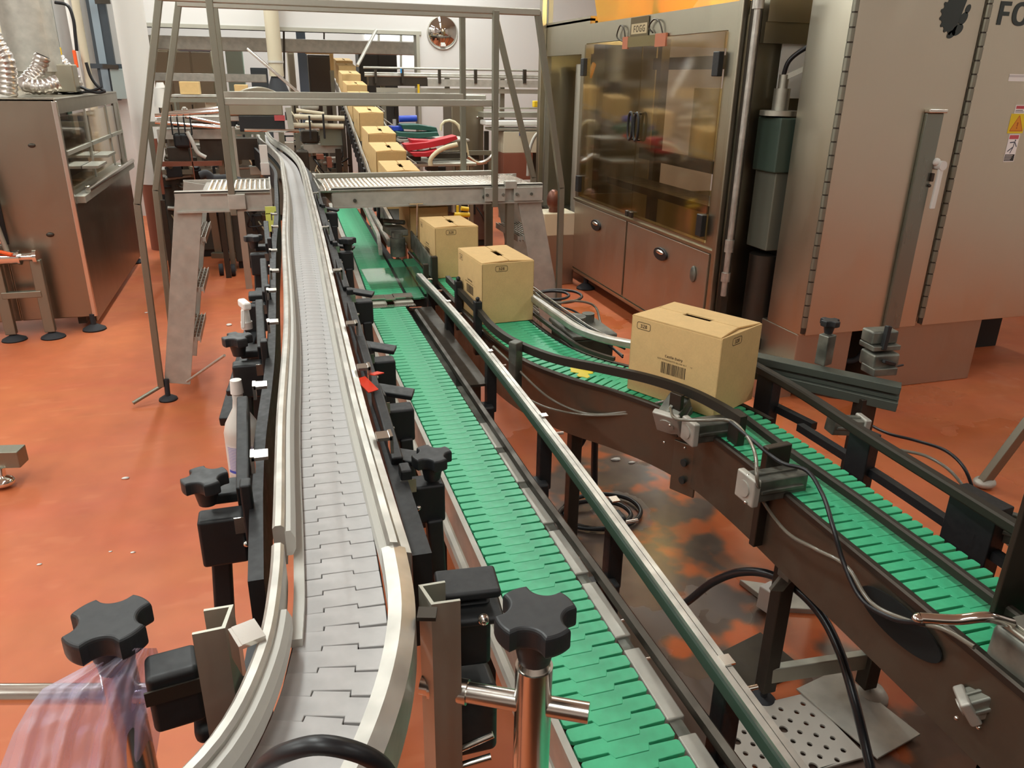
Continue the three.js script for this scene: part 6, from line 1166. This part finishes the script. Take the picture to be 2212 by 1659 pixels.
// ------------------------------------------------------------------ dense machinery in the background
function machinery(name, label, px0, py0, px1, z, depth, n, s0, tones) {   // a dark body to the floor carrying many small fittings
  const a = pt(px0, py0, z), b = pt(px1, py0, z), w = b[0] - a[0], h = a[1], G = thing(name, label, 'machine', [(a[0] + b[0]) / 2, 0, z - depth / 2]);
  seed = s0;
  part('base', span(a[0] + 0.03, b[0] - 0.03, 0.08, h * 0.62, z - 0.06, z - depth, 0.01), tones[0], G);
  part('frame', [bar([a[0], 0, z], [a[0], h, z], 0.05, 0.05), bar([b[0], 0, z], [b[0], h, z], 0.05, 0.05), bar([a[0], h * 0.66, z], [b[0], h * 0.66, z], 0.05, 0.05), bar([a[0], h, z], [b[0], h, z], 0.04, 0.05)], M.tubeSteel, G);
  part('foot', [span(a[0] + 0.05, b[0] - 0.05, 0, 0.08, z - 0.1, z - depth + 0.05)], M.black, G);
  for (let i = 0; i < n; i++) {
    const x = lerp(a[0], b[0], rnd()), y = h * (0.35 + 0.62 * rnd()), k = rnd(), m = tones[1 + Math.floor(rnd() * (tones.length - 1))], zz = z + 0.02 - rnd() * 0.2, q = 0.04 + 0.1 * rnd();
    if (k < 0.3) part('housing', bx(q * 1.3, q, 0.14, x, y, zz, rnd() * 0.4, 0.008), m, G);
    else if (k < 0.5) part('pipe', rod([x, y, zz], [Math.min(b[0], x + 0.1 + w * 0.3 * rnd()), y + (rnd() - 0.5) * 0.12, zz], 0.01 + 0.014 * rnd()), M.galv, G);
    else if (k < 0.65) part('motor', [rod([x, y, zz], [x, y + q, zz + 0.05], q * 0.45), rod([x, y + q, zz + 0.05], [x, y + q * 1.25, zz + 0.06], q * 0.3)], m, G);
    else if (k < 0.82) part('bracket', [bx(0.03, q * 1.8, 0.04, x, y, zz + 0.05, 0, 0.005), bx(q, 0.02, 0.04, x + q * 0.4, y + q * 0.8, zz + 0.05, 0, 0.004)], M.black, G);
    else part('hose', tube([[x, y, zz + 0.06], [x + 0.06, y - 0.1, zz + 0.1], [x + 0.16 * rnd(), y - 0.2, zz + 0.08], [x + 0.22 * rnd(), y - 0.12 - 0.2 * rnd(), zz + 0.03]], 0.009, 18, 6), rnd() < 0.5 ? M.cable : M.hoseWhite, G);
  }
  return G;
}
const T1 = [std(0x4c463e, 0.6, 0.4), M.darkSteel, M.galv, M.steel, std(0x6c6458, 0.5, 0.4), M.black, M.cream];
machinery('filling_station', 'crowded dark filling station between the left machine and the crossover stairs', 322, 268, 474, -9.3, 0.5, 46, 77, T1);
machinery('transfer_station', 'dark transfer station below the coder housing, left of the grey conveyor', 470, 285, 566, -8.6, 0.4, 30, 178, T1);
machinery('drive_station', 'dark drive station with fittings right of the grey conveyor far end', 642, 288, 742, -9.5, 0.4, 34, 279, T1);
machinery('reject_station', 'low dark station under the red plates table', 880, 332, 1060, -9.2, 0.3, 26, 380, [std(0x5a4036, 0.6, 0.2), M.darkSteel, M.galv, M.black, M.brownRed]);
machinery('far_line', 'long dark machine line standing across the wall opening', 330, 216, 700, -11.6, 0.4, 60, 481, [std(0x5d5a4e, 0.6, 0.3), M.galv, M.steel, M.darkSteel, M.blueGrey, M.paleGreen, M.cream, M.cable]);

renderer.render(scene, camera);
